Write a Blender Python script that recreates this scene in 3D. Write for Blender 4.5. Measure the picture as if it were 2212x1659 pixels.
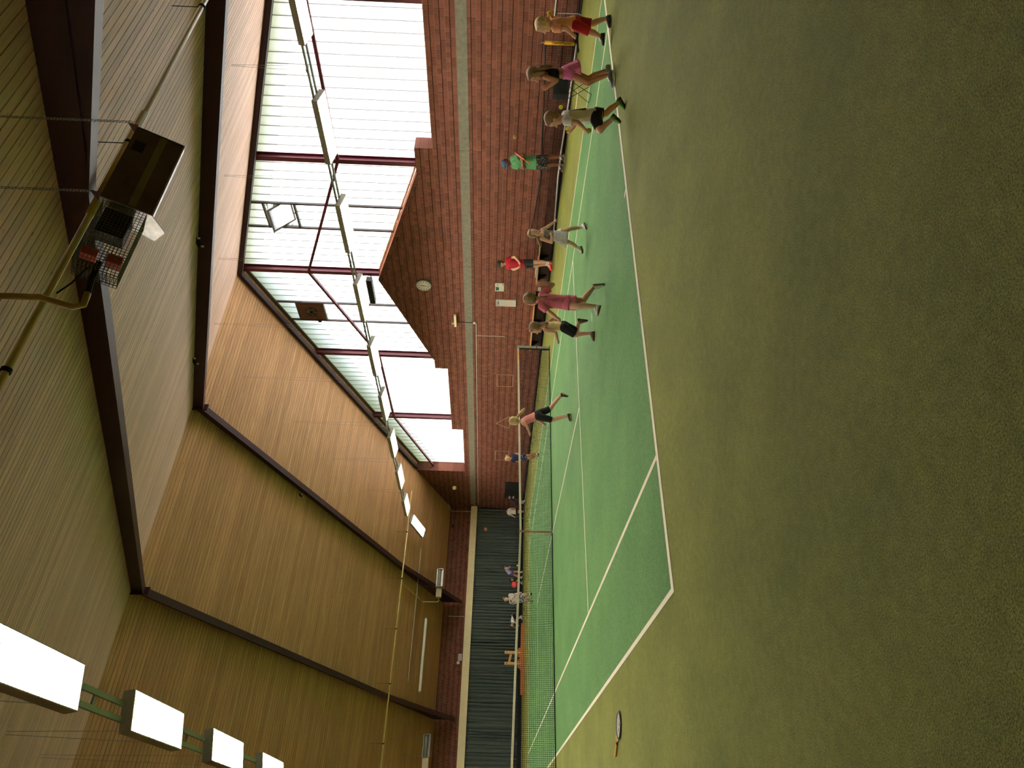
import bpy, math, random
from mathutils import Vector, Matrix
random.seed(7)
for o in list(bpy.data.objects):
    bpy.data.objects.remove(o)
SC = bpy.context.scene
COL = SC.collection
# ------------------------------------------------------------------ camera (phone held upright, picture stored on its side)
cam_data = bpy.data.cameras.new('camera')
cam_data.sensor_fit = 'HORIZONTAL'; cam_data.sensor_width = 36.0
cam_data.lens = 36.0 * 1487.98 / 2212.0
cam_data.clip_start = 0.05; cam_data.clip_end = 500
cam = bpy.data.objects.new('camera', cam_data); COL.objects.link(cam)
_rt = Vector((0.8219342, -0.56848034, 0.03541582)); _dn = Vector((0.01854403, -0.03543746, -0.99919983)); _fw = Vector((0.56928051, 0.82193326, -0.01858535))
m = Matrix((_dn, _rt, -_fw)).transposed().to_4x4()
m.translation = Vector((-1.99104, -6.01761, 1.61803))
cam.matrix_world = m
SC.camera = cam
# ------------------------------------------------------------------ sky, sun, exposure
SUN_DIR = Vector((-.90, -.56, -.915)).normalized()
world = bpy.data.worlds.new('sky'); SC.world = world; world.use_nodes = True
wn = world.node_tree; bg = wn.nodes['Background']
sky = wn.nodes.new('ShaderNodeTexSky'); sky.sky_type = 'NISHITA'; sky.sun_disc = False
sky.sun_elevation = math.asin(-SUN_DIR.z); sky.sun_rotation = math.atan2(-SUN_DIR.x, -SUN_DIR.y)
sky.air_density = 1.0; sky.dust_density = 1.5
wn.links.new(sky.outputs[0], bg.inputs[0]); bg.inputs[1].default_value = 0.55
sun_data = bpy.data.lights.new('sun', 'SUN'); sun_data.energy = 10.5; sun_data.angle = math.radians(0.6); sun_data.color = (1.0, .97, .94)
sun = bpy.data.objects.new('sun', sun_data); COL.objects.link(sun)
sun.rotation_euler = SUN_DIR.to_track_quat('-Z', 'Y').to_euler(); sun.location = (40, 40, 40)
vs = SC.view_settings; vs.view_transform = 'Standard'; vs.look = 'None'; vs.gamma = 1; vs.use_curve_mapping = False
vs.exposure = 1.0
LAMP_STRENGTH = 108.0
SC.cycles.adaptive_threshold = .02; SC.cycles.max_bounces = 7; SC.cycles.diffuse_bounces = 4; SC.cycles.glossy_bounces = 2; SC.cycles.transmission_bounces = 4; SC.cycles.caustics_reflective = False; SC.cycles.caustics_refractive = False

# ------------------------------------------------------------------ helpers
def lin(r, g, b):
    f = lambda c: (c/255/12.92) if c/255 <= .04045 else ((c/255+.055)/1.055)**2.4
    return (f(r), f(g), f(b), 1)
MATS = {}
def pmat(name, rgb, rough=.6, var=.12, scale=6, bump=0.0, bscale=None, metal=0, spec=.3, rnd=0.0, stretch=(1,1,1), emit=None, estr=0, sheen=0, island=False, detail=3):
    """procedural material: noise-varied base colour, optional per-object or per-piece tint and noise bump"""
    if name in MATS: return MATS[name]
    M = bpy.data.materials.new(name); M.use_nodes = True; MATS[name] = M
    nt = M.node_tree; N = nt.nodes; L = nt.links; b = N['Principled BSDF']
    col = lin(*rgb) if max(rgb) > 1 else (*rgb, 1)
    b.inputs['Roughness'].default_value = rough; b.inputs['Metallic'].default_value = metal
    b.inputs['Specular IOR Level'].default_value = spec
    if sheen: b.inputs['Sheen Weight'].default_value = sheen
    tc = N.new('ShaderNodeTexCoord'); mp = N.new('ShaderNodeMapping'); mp.inputs['Scale'].default_value = stretch
    L.new(tc.outputs['Object'], mp.inputs['Vector'])
    nz = N.new('ShaderNodeTexNoise'); nz.inputs['Scale'].default_value = scale; nz.inputs['Detail'].default_value = detail
    L.new(mp.outputs[0], nz.inputs['Vector'])
    mr = N.new('ShaderNodeMapRange'); mr.inputs['From Min'].default_value = .25; mr.inputs['From Max'].default_value = .75
    mr.inputs['To Min'].default_value = 1-var; mr.inputs['To Max'].default_value = 1+var
    L.new(nz.outputs['Fac'], mr.inputs['Value'])
    val = mr.outputs[0]
    if rnd:
        if island:
            gi = N.new('ShaderNodeNewGeometry'); src = gi.outputs['Random Per Island']
            oi = N.new('ShaderNodeObjectInfo'); ad = N.new('ShaderNodeMath'); ad.operation = 'ADD'
            L.new(src, ad.inputs[0]); L.new(oi.outputs['Random'], ad.inputs[1])
            fr = N.new('ShaderNodeMath'); fr.operation = 'FRACT'; L.new(ad.outputs[0], fr.inputs[0]); src = fr.outputs[0]
        else:
            oi = N.new('ShaderNodeObjectInfo'); src = oi.outputs['Random']
        m2 = N.new('ShaderNodeMapRange'); m2.inputs['To Min'].default_value = 1-rnd; m2.inputs['To Max'].default_value = 1+rnd
        L.new(src, m2.inputs['Value'])
        mu = N.new('ShaderNodeMath'); mu.operation = 'MULTIPLY'; L.new(val, mu.inputs[0]); L.new(m2.outputs[0], mu.inputs[1]); val = mu.outputs[0]
    vm = N.new('ShaderNodeVectorMath'); vm.operation = 'SCALE'; vm.inputs[0].default_value = col[:3]
    L.new(val, vm.inputs['Scale']); L.new(vm.outputs[0], b.inputs['Base Color'])
    if bump:
        n2 = N.new('ShaderNodeTexNoise'); n2.inputs['Scale'].default_value = bscale or scale*4; n2.inputs['Detail'].default_value = 4
        L.new(mp.outputs[0], n2.inputs['Vector'])
        bp = N.new('ShaderNodeBump'); bp.inputs['Strength'].default_value = bump; bp.inputs['Distance'].default_value = .02
        L.new(n2.outputs['Fac'], bp.inputs['Height']); L.new(bp.outputs[0], b.inputs['Normal'])
    if emit:
        b.inputs['Emission Color'].default_value = (*emit, 1); b.inputs['Emission Strength'].default_value = estr
    return M

class MB:
    """collects faces and builds ONE mesh object"""
    def __init__(s): s.v = []; s.f = []
    def add(s, vs, fs):
        n = len(s.v); s.v += [tuple(p) for p in vs]; s.f += [tuple(i+n for i in f) for f in fs]; return s
    def box(s, x0, x1, y0, y1, z0, z1):
        return s.add([(x0,y0,z0),(x1,y0,z0),(x1,y1,z0),(x0,y1,z0),(x0,y0,z1),(x1,y0,z1),(x1,y1,z1),(x0,y1,z1)],
                     [(0,3,2,1),(4,5,6,7),(0,1,5,4),(1,2,6,5),(2,3,7,6),(3,0,4,7)])
    def obox(s, c, ax, ay, az):
        c, ax, ay, az = map(Vector, (c, ax, ay, az))
        vs = [c+i*ax+j*ay+k*az for k in (-1,1) for i, j in ((-1,-1),(1,-1),(1,1),(-1,1))]
        return s.add(vs, [(0,3,2,1),(4,5,6,7),(0,1,5,4),(1,2,6,5),(2,3,7,6),(3,0,4,7)])
    def beam(s, a, b, w, h, side=(0,0,1)):
        a, b = Vector(a), Vector(b); d = b-a; sd = Vector(side); t = d.cross(sd).normalized(); u = t.cross(d).normalized()
        return s.obox((a+b)/2, d/2, t*w/2, u*h/2)
    def prism(s, pts, n):
        """pts: planar polygon (3D), n: extrusion vector"""
        k = len(pts); n = Vector(n); A = [Vector(p) for p in pts]
        return s.add(A+[p+n for p in A], [tuple(range(k))[::-1], tuple(range(k, 2*k))]+[(i, (i+1) % k, k+(i+1) % k, k+i) for i in range(k)])
    def rings(s, R, caps=True, close=False):
        k = len(R[0]); n = len(s.v)
        for r in R: s.v += [tuple(p) for p in r]
        m_ = len(R)
        for i in range(m_-1 if not close else m_):
            a = n+i*k; b = n+((i+1) % m_)*k
            for j in range(k): s.f.append((a+j, a+(j+1) % k, b+(j+1) % k, b+j))
        if caps and not close:
            s.f.append(tuple(range(n, n+k))[::-1]); s.f.append(tuple(range(n+(m_-1)*k, n+m_*k)))
        return s
    def tube(s, path, r, seg=8, caps=True, close=False):
        P = [Vector(p) for p in path]; R = []; prev = None
        for i, p in enumerate(P):
            if close: d = (P[(i+1) % len(P)]-P[i-1])
            else: d = P[min(i+1, len(P)-1)]-P[max(i-1, 0)]
            d.normalize()
            u = prev if prev is not None else (Vector((0,0,1)) if abs(d.z) < .9 else Vector((1,0,0)))
            u = (u-d*u.dot(d)).normalized(); prev = u; w = d.cross(u)
            rr = r[i] if isinstance(r, (list, tuple)) else r
            R.append([p+u*math.cos(t)*rr+w*math.sin(t)*rr for t in [2*math.pi*j/seg for j in range(seg)]])
        return s.rings(R, caps, close)
    def cyl(s, a, b, r0, r1=None, seg=12):
        return s.tube([a, b], [r0, r0 if r1 is None else r1], seg)
    def ell(s, c, r, seg=14, rg=9, frame=None):
        c = Vector(c); X, Y, Z = frame or (Vector((1,0,0)), Vector((0,1,0)), Vector((0,0,1)))
        R = []
        for i in range(1, rg):
            t = math.pi*i/rg
            R.append([c+X*r[0]*math.sin(t)*math.cos(q)+Y*r[1]*math.sin(t)*math.sin(q)-Z*r[2]*math.cos(t) for q in [2*math.pi*j/seg for j in range(seg)]])
        n = len(s.v); s.rings(R, False); s.v += [tuple(c-Z*r[2]), tuple(c+Z*r[2])]; lo = len(s.v)-2
        last = n+(rg-2)*seg
        for j in range(seg):
            s.f.append((lo, n+(j+1) % seg, n+j)); s.f.append((lo+1, last+j, last+(j+1) % seg))
        return s
    def mesh(s, name, smooth=False):
        me = bpy.data.meshes.new(name); me.from_pydata(s.v, [], s.f)
        if smooth: me.polygons.foreach_set('use_smooth', [True]*len(me.polygons))
        me.update(); return me
    def build(s, name, mat, parent=None, smooth=False, world=False):
        return place(name, s.mesh(name, smooth), mat, parent, world)
def place(name, me, mat=None, parent=None, world=False, loc=None, rot=None):
    """world=True: the mesh is in world coordinates although it gets a moved parent (translation only)"""
    o = bpy.data.objects.new(name, me); COL.objects.link(o)
    if mat is not None and me is not None and not me.materials: me.materials.append(mat)
    if loc is not None: o.location = loc
    if rot is not None: o.rotation_euler = rot
    if parent is not None:
        o.parent = parent
        if world: o.matrix_parent_inverse = Matrix.Translation(-parent.location)
    return o
def tag(o, label=None, cat=None, group=None, kind=None):
    if label: o['label'] = label
    if cat: o['category'] = cat
    if group: o['group'] = group
    if kind: o['kind'] = kind
    return o
def empty(name, loc=(0,0,0), rz=0):
    o = bpy.data.objects.new(name, None); COL.objects.link(o); o.location = loc; o.rotation_euler = (0,0,rz); o.empty_display_size = .1
    return o
def copy_tree(o, parent=None):
    c = o.copy(); COL.objects.link(c)
    if parent is not None: c.parent = parent
    for ch in list(o.children): copy_tree(ch, c)
    return c
def text(name, body, size, mat, parent, mw, depth=.001):
    cu = bpy.data.curves.new(name, 'FONT'); cu.body = body; cu.size = size; cu.extrude = depth; cu.align_x = 'CENTER'; cu.align_y = 'CENTER'
    tmp = bpy.data.objects.new(name, cu); COL.objects.link(tmp); dg = bpy.context.evaluated_depsgraph_get()
    me_ = bpy.data.meshes.new_from_object(tmp.evaluated_get(dg)); bpy.data.objects.remove(tmp); me_.materials.clear(); me_.materials.append(mat)
    o = bpy.data.objects.new(name, me_); COL.objects.link(o)
    if parent is not None: o.parent = parent; o.matrix_parent_inverse = Matrix.Translation(-parent.location)
    o.matrix_world = mw; o.matrix_basis = mw
    return o
def axes(X, Y, Z, loc):
    mw = Matrix((Vector(X), Vector(Y), Vector(Z))).transposed().to_4x4(); mw.translation = Vector(loc); return mw

# ------------------------------------------------------------------ main dimensions (court corner nearest the camera is the origin, metres)
CW, CL = 10.97, 23.77
XR, XG, XL = 14.45, 14.95, -7.65          # right brick face, glazing plane, left wall
YN, YF = -6.8, 30.2
YR, ZR, KS = 11.7, 10.78, .36             # ridge and roof slope
def roof_z(y): return ZR-KS*abs(y-YR)
COLS = [2.3, 7.0, 11.7, 16.4, 21.1, 25.8]  # steel posts of the gable
def sill_z(y):
    """top of the brick gable wall"""
    d = abs(y-YR)
    if d > 14.1: return roof_z(y)
    if d > 9.9: return 3.22
    if d > (5.45 if y < YR else 5.1): return 3.74
    if d > 4.55: return 4.25
    return 5.93-KS*d*1.015

# ------------------------------------------------------------------ materials
M_brick = pmat('brick_clay', (120, 76, 63), .85, .16, 30, .35, 120, rnd=.22, island=True, spec=.2)
M_mortar = pmat('mortar', (160, 128, 112), .95, .1, 40, .2, spec=.1)
M_joint = pmat('deep_joint', (26, 17, 17), .95, .1, 20, spec=.05)
M_conc = pmat('concrete', (128, 126, 112), .9, .2, 9, .25, 60, spec=.15)
M_tan = pmat('tan_paint', (255, 240, 196), .6, .06, 3, spec=.3)
M_rafter_shaded = pmat('rafter_steel_shaded', (62, 27, 35), .5, .08, 4, spec=.4)  # burgundy steel darkened: the shade on the rafters is put into the colour
M_steel = pmat('burgundy_steel', (104, 38, 52), .42, .08, 4, spec=.5)
M_dark = pmat('dark_rubber', (24, 23, 24), .8, .15, 12, spec=.2)
M_black = pmat('black_plastic', (18, 18, 19), .5, .1, 10, spec=.4)
M_white = pmat('white_enamel', (226, 224, 214), .45, .04, 3, spec=.4)
M_grey = pmat('grey_metal', (150, 150, 146), .4, .1, 8, metal=.6, spec=.5)
M_galv = pmat('galvanised_sheet', (176, 176, 178), .38, .22, 14, metal=.85, spec=.5)
M_yellowpipe = pmat('yellow_gas_pipe', (190, 168, 92), .5, .1, 6, spec=.35)
M_wood = pmat('pine_light', (206, 160, 104), .6, .12, 4, .1, 30, stretch=(1,8,8))
M_woodo = pmat('bench_wood', (196, 122, 66), .55, .12, 4, .1, 30, stretch=(1,8,8))
M_line = pmat('white_line', (228, 222, 200), .9, .06, 30, .2, 200, spec=.1)
M_roofback = pmat('roof_board_back', (26, 20, 15), .95, .1, 5, spec=.05)

def carpet(name, rgb, rgb2):
    M = bpy.data.materials.new(name); M.use_nodes = True; nt = M.node_tree; N = nt.nodes; L = nt.links; b = N['Principled BSDF']
    b.inputs['Roughness'].default_value = .7; b.inputs['Specular IOR Level'].default_value = .22; b.inputs['Sheen Weight'].default_value = .9; b.inputs['Sheen Roughness'].default_value = .45; b.inputs['Sheen Tint'].default_value = lin(*rgb)
    tc = N.new('ShaderNodeTexCoord')
    def noise(sc, det=4, w=.5):
        n = N.new('ShaderNodeTexNoise'); n.inputs['Scale'].default_value = sc; n.inputs['Detail'].default_value = det; n.inputs['Roughness'].default_value = w
        L.new(tc.outputs['Object'], n.inputs['Vector']); return n.outputs['Fac']
    big = noise(.9, 4, .6); mid = noise(16, 3); fine = noise(120, 3, .8)
    r = N.new('ShaderNodeValToRGB'); r.color_ramp.elements[0].color = lin(*rgb2); r.color_ramp.elements[1].color = lin(*rgb)
    r.color_ramp.elements[0].position = .32; r.color_ramp.elements[1].position = .66
    L.new(big, r.inputs[0])
    a = N.new('ShaderNodeMapRange'); a.inputs['From Min'].default_value = .3; a.inputs['From Max'].default_value = .7; a.inputs['To Min'].default_value = .84; a.inputs['To Max'].default_value = 1.14; L.new(mid, a.inputs['Value'])
    c = N.new('ShaderNodeMapRange'); c.inputs['From Min'].default_value = .34; c.inputs['From Max'].default_value = .68; c.inputs['To Min'].default_value = .22; c.inputs['To Max'].default_value = 1.65; L.new(fine, c.inputs['Value'])
    mu = N.new('ShaderNodeMath'); mu.operation = 'MULTIPLY'; L.new(a.outputs[0], mu.inputs[0]); L.new(c.outputs[0], mu.inputs[1])
    vm = N.new('ShaderNodeVectorMath'); vm.operation = 'SCALE'; L.new(r.outputs[0], vm.inputs[0]); L.new(mu.outputs[0], vm.inputs['Scale']); L.new(vm.outputs[0], b.inputs['Base Color'])
    bp = N.new('ShaderNodeBump'); bp.inputs['Strength'].default_value = .9; bp.inputs['Distance'].default_value = .015; L.new(fine, bp.inputs['Height']); L.new(bp.outputs[0], b.inputs['Normal'])
    return M
M_out = carpet('carpet_surround', (140, 144, 72), (112, 120, 58))
M_court = carpet('carpet_court', (108, 152, 92), (86, 134, 80))

def plank_mat(nm, c1, c2):
    M = bpy.data.materials.new(nm); M.use_nodes = True; nt = M.node_tree; N = nt.nodes; L = nt.links; b = N['Principled BSDF']
    b.inputs['Roughness'].default_value = .62; b.inputs['Specular IOR Level'].default_value = .25
    tc = N.new('ShaderNodeTexCoord'); oi = N.new('ShaderNodeObjectInfo')
    ad = N.new('ShaderNodeVectorMath'); ad.operation = 'MULTIPLY_ADD'; ad.inputs[1].default_value = (1, 1, 1)
    cx = N.new('ShaderNodeCombineXYZ'); ml = N.new('ShaderNodeMath'); ml.operation = 'MULTIPLY'; ml.inputs[1].default_value = 97
    L.new(oi.outputs['Random'], ml.inputs[0]); L.new(ml.outputs[0], cx.inputs[0]); L.new(ml.outputs[0], cx.inputs[1])
    L.new(tc.outputs['Object'], ad.inputs[0]); L.new(cx.outputs[0], ad.inputs[2])
    mp = N.new('ShaderNodeMapping'); mp.inputs['Scale'].default_value = (.5, 9, 9); L.new(ad.outputs[0], mp.inputs['Vector'])
    g = N.new('ShaderNodeTexNoise'); g.inputs['Scale'].default_value = 2.2; g.inputs['Detail'].default_value = 5; L.new(mp.outputs[0], g.inputs['Vector'])
    r = N.new('ShaderNodeValToRGB'); e = r.color_ramp.elements; e[0].position = .3; e[0].color = lin(*c1); e[1].position = .7; e[1].color = lin(*c2)
    L.new(g.outputs['Fac'], r.inputs[0])
    # knots
    mk = N.new('ShaderNodeMapping'); mk.inputs['Scale'].default_value = (2.2, 6, 6); L.new(ad.outputs[0], mk.inputs['Vector'])
    vo = N.new('ShaderNodeTexVoronoi'); vo.inputs['Scale'].default_value = 1.5; L.new(mk.outputs[0], vo.inputs['Vector'])
    kr = N.new('ShaderNodeMapRange'); kr.inputs['From Min'].default_value = .05; kr.inputs['From Max'].default_value = .11; L.new(vo.outputs['Distance'], kr.inputs['Value'])
    k2 = N.new('ShaderNodeMapRange'); k2.inputs['To Min'].default_value = .42; k2.inputs['To Max'].default_value = 1; L.new(kr.outputs[0], k2.inputs['Value'])
    rr = N.new('ShaderNodeMapRange'); rr.inputs['To Min'].default_value = .86; rr.inputs['To Max'].default_value = 1.12; L.new(oi.outputs['Random'], rr.inputs['Value'])
    mu = N.new('ShaderNodeMath'); mu.operation = 'MULTIPLY'; L.new(k2.outputs[0], mu.inputs[0]); L.new(rr.outputs[0], mu.inputs[1])
    vm = N.new('ShaderNodeVectorMath'); vm.operation = 'SCALE'; L.new(r.outputs[0], vm.inputs[0]); L.new(mu.outputs[0], vm.inputs['Scale']); L.new(vm.outputs[0], b.inputs['Base Color'])
    return M
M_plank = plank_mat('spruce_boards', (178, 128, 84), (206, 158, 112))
M_plank2 = plank_mat('pale_boards', (214, 172, 150), (240, 200, 178))  # paler board tone, used on the near slope only

def pane_mat():
    """ribbed translucent channel glass: scatters daylight to the inside"""
    M = bpy.data.materials.new('channel_glass'); M.use_nodes = True; nt = M.node_tree; N = nt.nodes; L = nt.links
    N.remove(N['Principled BSDF']); out = N['Material Output']
    tr = N.new('ShaderNodeBsdfTranslucent'); di = N.new('ShaderNodeBsdfDiffuse'); gl = N.new('ShaderNodeBsdfGlossy'); gl.inputs['Roughness'].default_value = .25
    tc = N.new('ShaderNodeTexCoord'); w = N.new('ShaderNodeTexWave'); w.bands_direction = 'Y'; w.inputs['Scale'].default_value = 7; L.new(tc.outputs['Object'], w.inputs['Vector'])
    r = N.new('ShaderNodeValToRGB'); r.color_ramp.elements[0].color = (.80, .81, .80, 1); r.color_ramp.elements[1].color = (.88, .89, .88, 1); L.new(w.outputs['Fac'], r.inputs[0])
    nz = N.new('ShaderNodeTexNoise'); nz.inputs['Scale'].default_value = 3; nz.inputs['Detail'].default_value = 5; L.new(tc.outputs['Object'], nz.inputs['Vector'])
    mr = N.new('ShaderNodeMapRange'); mr.inputs['From Min'].default_value = .3; mr.inputs['From Max'].default_value = .6; mr.inputs['To Min'].default_value = .92; L.new(nz.outputs['Fac'], mr.inputs['Value'])
    vm = N.new('ShaderNodeVectorMath'); vm.operation = 'SCALE'; L.new(r.outputs[0], vm.inputs[0]); L.new(mr.outputs[0], vm.inputs['Scale'])
    L.new(vm.outputs[0], tr.inputs['Color']); di.inputs['Color'].default_value = (.6, .62, .6, 1)
    m1 = N.new('ShaderNodeMixShader'); m1.inputs[0].default_value = .2; L.new(tr.outputs[0], m1.inputs[1]); L.new(di.outputs[0], m1.inputs[2])
    m2 = N.new('ShaderNodeMixShader'); m2.inputs[0].default_value = .05; L.new(m1.outputs[0], m2.inputs[1]); L.new(gl.outputs[0], m2.inputs[2])
    L.new(m2.outputs[0], out.inputs['Surface'])
    return M
M_pane = pane_mat()
# ------------------------------------------------------------------ floor and court
floor = tag(MB().box(XL, XG, YN, YF+.2, -.12, 0).build('floor', M_out), 'olive green tennis carpet around the court', 'floor', kind='structure')
MB().box(.02, CW-.02, .02, CL-.02, 0, .0025).build('court_carpet', M_court, floor)
def line(x0, x1, y0, y1): MB().box(x0, x1, y0, y1, 0, .0045).build('court_line', M_line, floor)
lw = .055
line(0, CW, 0, .085); line(0, CW, CL-.085, CL)
for x in (0, 1.37, CW-1.37-lw, CW-lw): line(x, x+lw, .085, CL-.085)
for y in (CL/2-6.40, CL/2+6.40-lw): line(1.37+lw, CW-1.37-lw, y, y+lw)
line(CW/2-lw/2, CW/2+lw/2, CL/2-6.40+lw, CL/2+6.40-lw)
line(CW/2-lw/2, CW/2+lw/2, .085, .2); line(CW/2-lw/2, CW/2+lw/2, CL-.2, CL-.085)

# ------------------------------------------------------------------ brick walls
def clip_rect(y0, y1, z0, z1, top):
    """brick rectangle cut by the top outline; pieces either side of a step are kept apart"""
    a, b = top(y0+1e-4), top(y1-1e-4)
    if abs(a-b) > .15:
        lo, hi = y0, y1
        for _ in range(20):
            m_ = (lo+hi)/2
            if abs(top(m_)-a) < .12: lo = m_
            else: hi = m_
        return clip_rect(y0, lo-.0005, z0, z1, top)+clip_rect(hi+.0005, y1, z0, z1, top)
    if y1-y0 < .012: return []
    ta, tb = min(z1, a), min(z1, b)
    if ta <= z0+.012 and tb <= z0+.012: return []
    ta, tb = max(ta, z0+.002), max(tb, z0+.002)
    return [[(y0, z0), (y1, z0), (y1, tb), (y0, ta)]]
def course_tops(y):
    d = abs(y-YR)
    return sill_z(y)-(.135 if d < 4.55 else 0)
wall_right = empty('wall_right'); tag(wall_right, 'red brown brick gable wall with deep black bed joints', 'wall', kind='structure')
brk = [YN, YR-14.1, YR-14.1, YR-9.9, YR-9.9, YR-5.45, YR-5.45, YR-4.55, YR, YR+4.55, YR+5.1, YR+5.1, YR+9.9, YR+9.9, YR+14.1, YR+14.1, YF]
zz = [roof_z(YN), roof_z(YR-14.1), 3.22, 3.22, 3.74, 3.74, 4.25, 4.25, 5.93, 4.25, 4.25, 3.74, 3.74, 3.22, 3.22, roof_z(YR+14.1), roof_z(YF)]
MB().prism([(XR+.03, YN, -.1)]+[(XR+.03, y, z) for y, z in zip(brk, zz)]+[(XR+.03, YF, -.1)], (XG-XR-.03+.05, 0, 0)).build('wall_core', pmat('brick_core', (158, 92, 66), .9, .15, 20, .2, spec=.15), wall_right)
eps = .004
MB().prism([(XR+.02, YN, -.1)]+[(XR+.02, y, z-.01) for y, z in zip(brk, zz)]+[(XR+.02, YF, -.1)], (.0105, 0, 0)).build('joint_backing', M_joint, wall_right)
mo = MB(); singles = []; allb = []
for k in range(-1, 27):
    zk = .1+.25*k
    y = YN
    while y < YF-1e-6:
        y1 = min(y+.47, YF)
        for p in clip_rect(y, y1, max(zk+.011, 0), zk+.239, course_tops): mo.prism([(XR+.006, a, b) for a, b in p], (.0145, 0, 0))
        y = y1
    for (z0, z1, pitch, off) in ((zk+.008, zk+.121, .1275, 0), (zk+.129, zk+.242, .255, .064)):
        if z1 < .01: continue
        y = YN-off-(.064 if k % 2 else 0)
        while y < YF:
            for p in (clip_rect(max(y+.005, YN), min(y+pitch-.005, YF), max(z0, .0), z1, course_tops) if min(y+pitch, YF)-max(y, YN) > .03 else []):
                if not (p[0][1] > 2.70 and p[2][1] < 2.97): allb.append(p)
            y += pitch
# bricks on edge along the sloping gable sill
L_ = math.hypot(4.55, 1.68); nb = 38
for s in (-1, 1):
    for i in range(nb):
        d0, d1 = 4.55*i/nb+.004, 4.55*(i+1)/nb-.004
        a = [(YR+s*d0, sill_z(YR+d0)), (YR+s*d1, sill_z(YR+d1))]
        p = [(a[0][0], a[0][1]-.125), (a[1][0], a[1][1]-.125), (a[1][0], a[1][1]-.004), (a[0][0], a[0][1]-.004)]
        allb.append(p if s > 0 else p[::-1])
mo.build('mortar', M_mortar, wall_right)
vis = sorted([p for p in allb if p[0][0] > 2.05], key=lambda p: p[0][0])
near = vis[:300]; nearset = set(id(p) for p in near)
shared = {}
def brick_faces(mb, p, x):
    n = len(mb.v)
    f = [(x, a, b) for a, b in p]; r = [(x+.016, a, b) for a, b in p]
    mb.add(f+r, [(3, 2, 1, 0), (0, 1, 5, 4), (1, 2, 6, 5), (2, 3, 7, 6), (3, 0, 4, 7)])
for p in near:
    y0, z0 = p[0]; key = tuple(round(c, 3) for q in p for c in (q[0]-y0, q[1]-z0))
    if key not in shared:
        mb = MB(); brick_faces(mb, [(a-y0, b-z0) for a, b in p], 0); shared[key] = mb.mesh('brick'); shared[key].materials.append(M_brick)
    place('brick', shared[key], None, wall_right, loc=(XR+random.uniform(-.0015, .0015), y0, z0))
mb = MB()
for p in allb:
    if id(p) not in nearset: brick_faces(mb, p, XR+random.uniform(-.0015, .0015))
tag(mb.build('brickwork', M_brick, wall_right), kind='stuff')
def jamb(y, z0, z1):
    k = math.ceil((z0-.1)/.25)-1
    while .1+.25*k < z1:
        a, b = max(.1+.25*k+.008, z0), min(.1+.25*k+.242, z1-.01); k += 1
        if b-a > .03: MB().box(XR+.004, XG-.01, y-.012, y+.01, a, b).build('brick', M_brick, wall_right)
jamb(YR-5.45, 3.74, 4.25); jamb(YR+14.1, 3.22, roof_z(YR+14.1))
y = -6.8                                                   # concrete ring beam in cast lengths
lens = [4.4, 4.45, 4.2, 4.62, 4.45, 4.4, 4.45, 5.53]
for ln in lens:
    MB().box(XR-.012, XR+.1, y+.004, min(y+ln-.004, 29.75), 2.695, 2.965).build('concrete_band', M_conc, wall_right); y += ln
MB().box(XR-.02, XR+.01, YN, 29.9, 0, .075).build('baseboard_right', M_dark, None)
tag(bpy.data.objects['baseboard_right'], 'black rubber skirting along the brick gable wall', 'skirting', kind='structure')

wall_far = empty('wall_far', (0, YF, 0)); tag(wall_far, 'brick end wall above the dark green curtains', 'wall', kind='structure')
MB().box(XL, XG, YF+.02, YF+.4, -.1, 4.3).build('wall_core', M_joint, wall_far, world=True)
mo = MB(); br = MB()
for k in range(11, 17):
    zk = .1+.25*k
    mo.box(XL, XR, YF+.006, YF+.021, zk+.011, min(zk+.239, 4.14))
    for (z0, z1, pitch, off) in ((zk+.008, zk+.121, .1275, 0), (zk+.129, zk+.242, .255, .064)):
        x = XL-off-(.064 if k % 2 else 0)
        while x < XR and z0 < 4.12:
            a, b = max(x+.005, XL), min(x+pitch-.005, XR)
            if b-a > .02: br.add([(a, YF, z0), (b, YF, z0), (b, YF, z1), (a, YF, z1), (a, YF+.016, z0), (b, YF+.016, z0), (b, YF+.016, z1), (a, YF+.016, z1)], [(0, 1, 2, 3), (4, 5, 1, 0), (5, 6, 2, 1), (6, 7, 3, 2), (7, 4, 0, 3)])
            x += pitch
mo.build('mortar', M_mortar, wall_far, world=True); tag(br.build('brickwork', M_brick, wall_far, world=True), kind='stuff')
tag(MB().box(XL, XR-.01, YF-.26, YF-.001, 2.60, 2.95).build('trim_1', M_tan), 'tan painted curtain pelmet beam along the end wall', 'beam', kind='structure')
tag(MB().box(XL, XR-.03, YF-.22, YF-.005, 0, .19).build('baseboard_far', M_dark), 'black base board under the dark curtains', 'skirting', kind='structure')
M_bp = pmat('brick_plain', (120, 74, 56), .9, .3, 5, .3, 60)
tag(MB().prism([(XL, YN, -.1), (XL, YF, -.1), (XL, YF, roof_z(YF)), (XL, YR, ZR), (XL, YN, roof_z(YN))], (-.3, 0, 0)).build('wall_left', M_bp), 'plain brick gable wall behind the camera on the left', 'wall', kind='structure')
tag(MB().box(XL-.3, XG, YN-.3, YN, -.1, 4.3).build('wall_near', M_bp), 'plain brick side wall behind the camera', 'wall', kind='structure')

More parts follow.
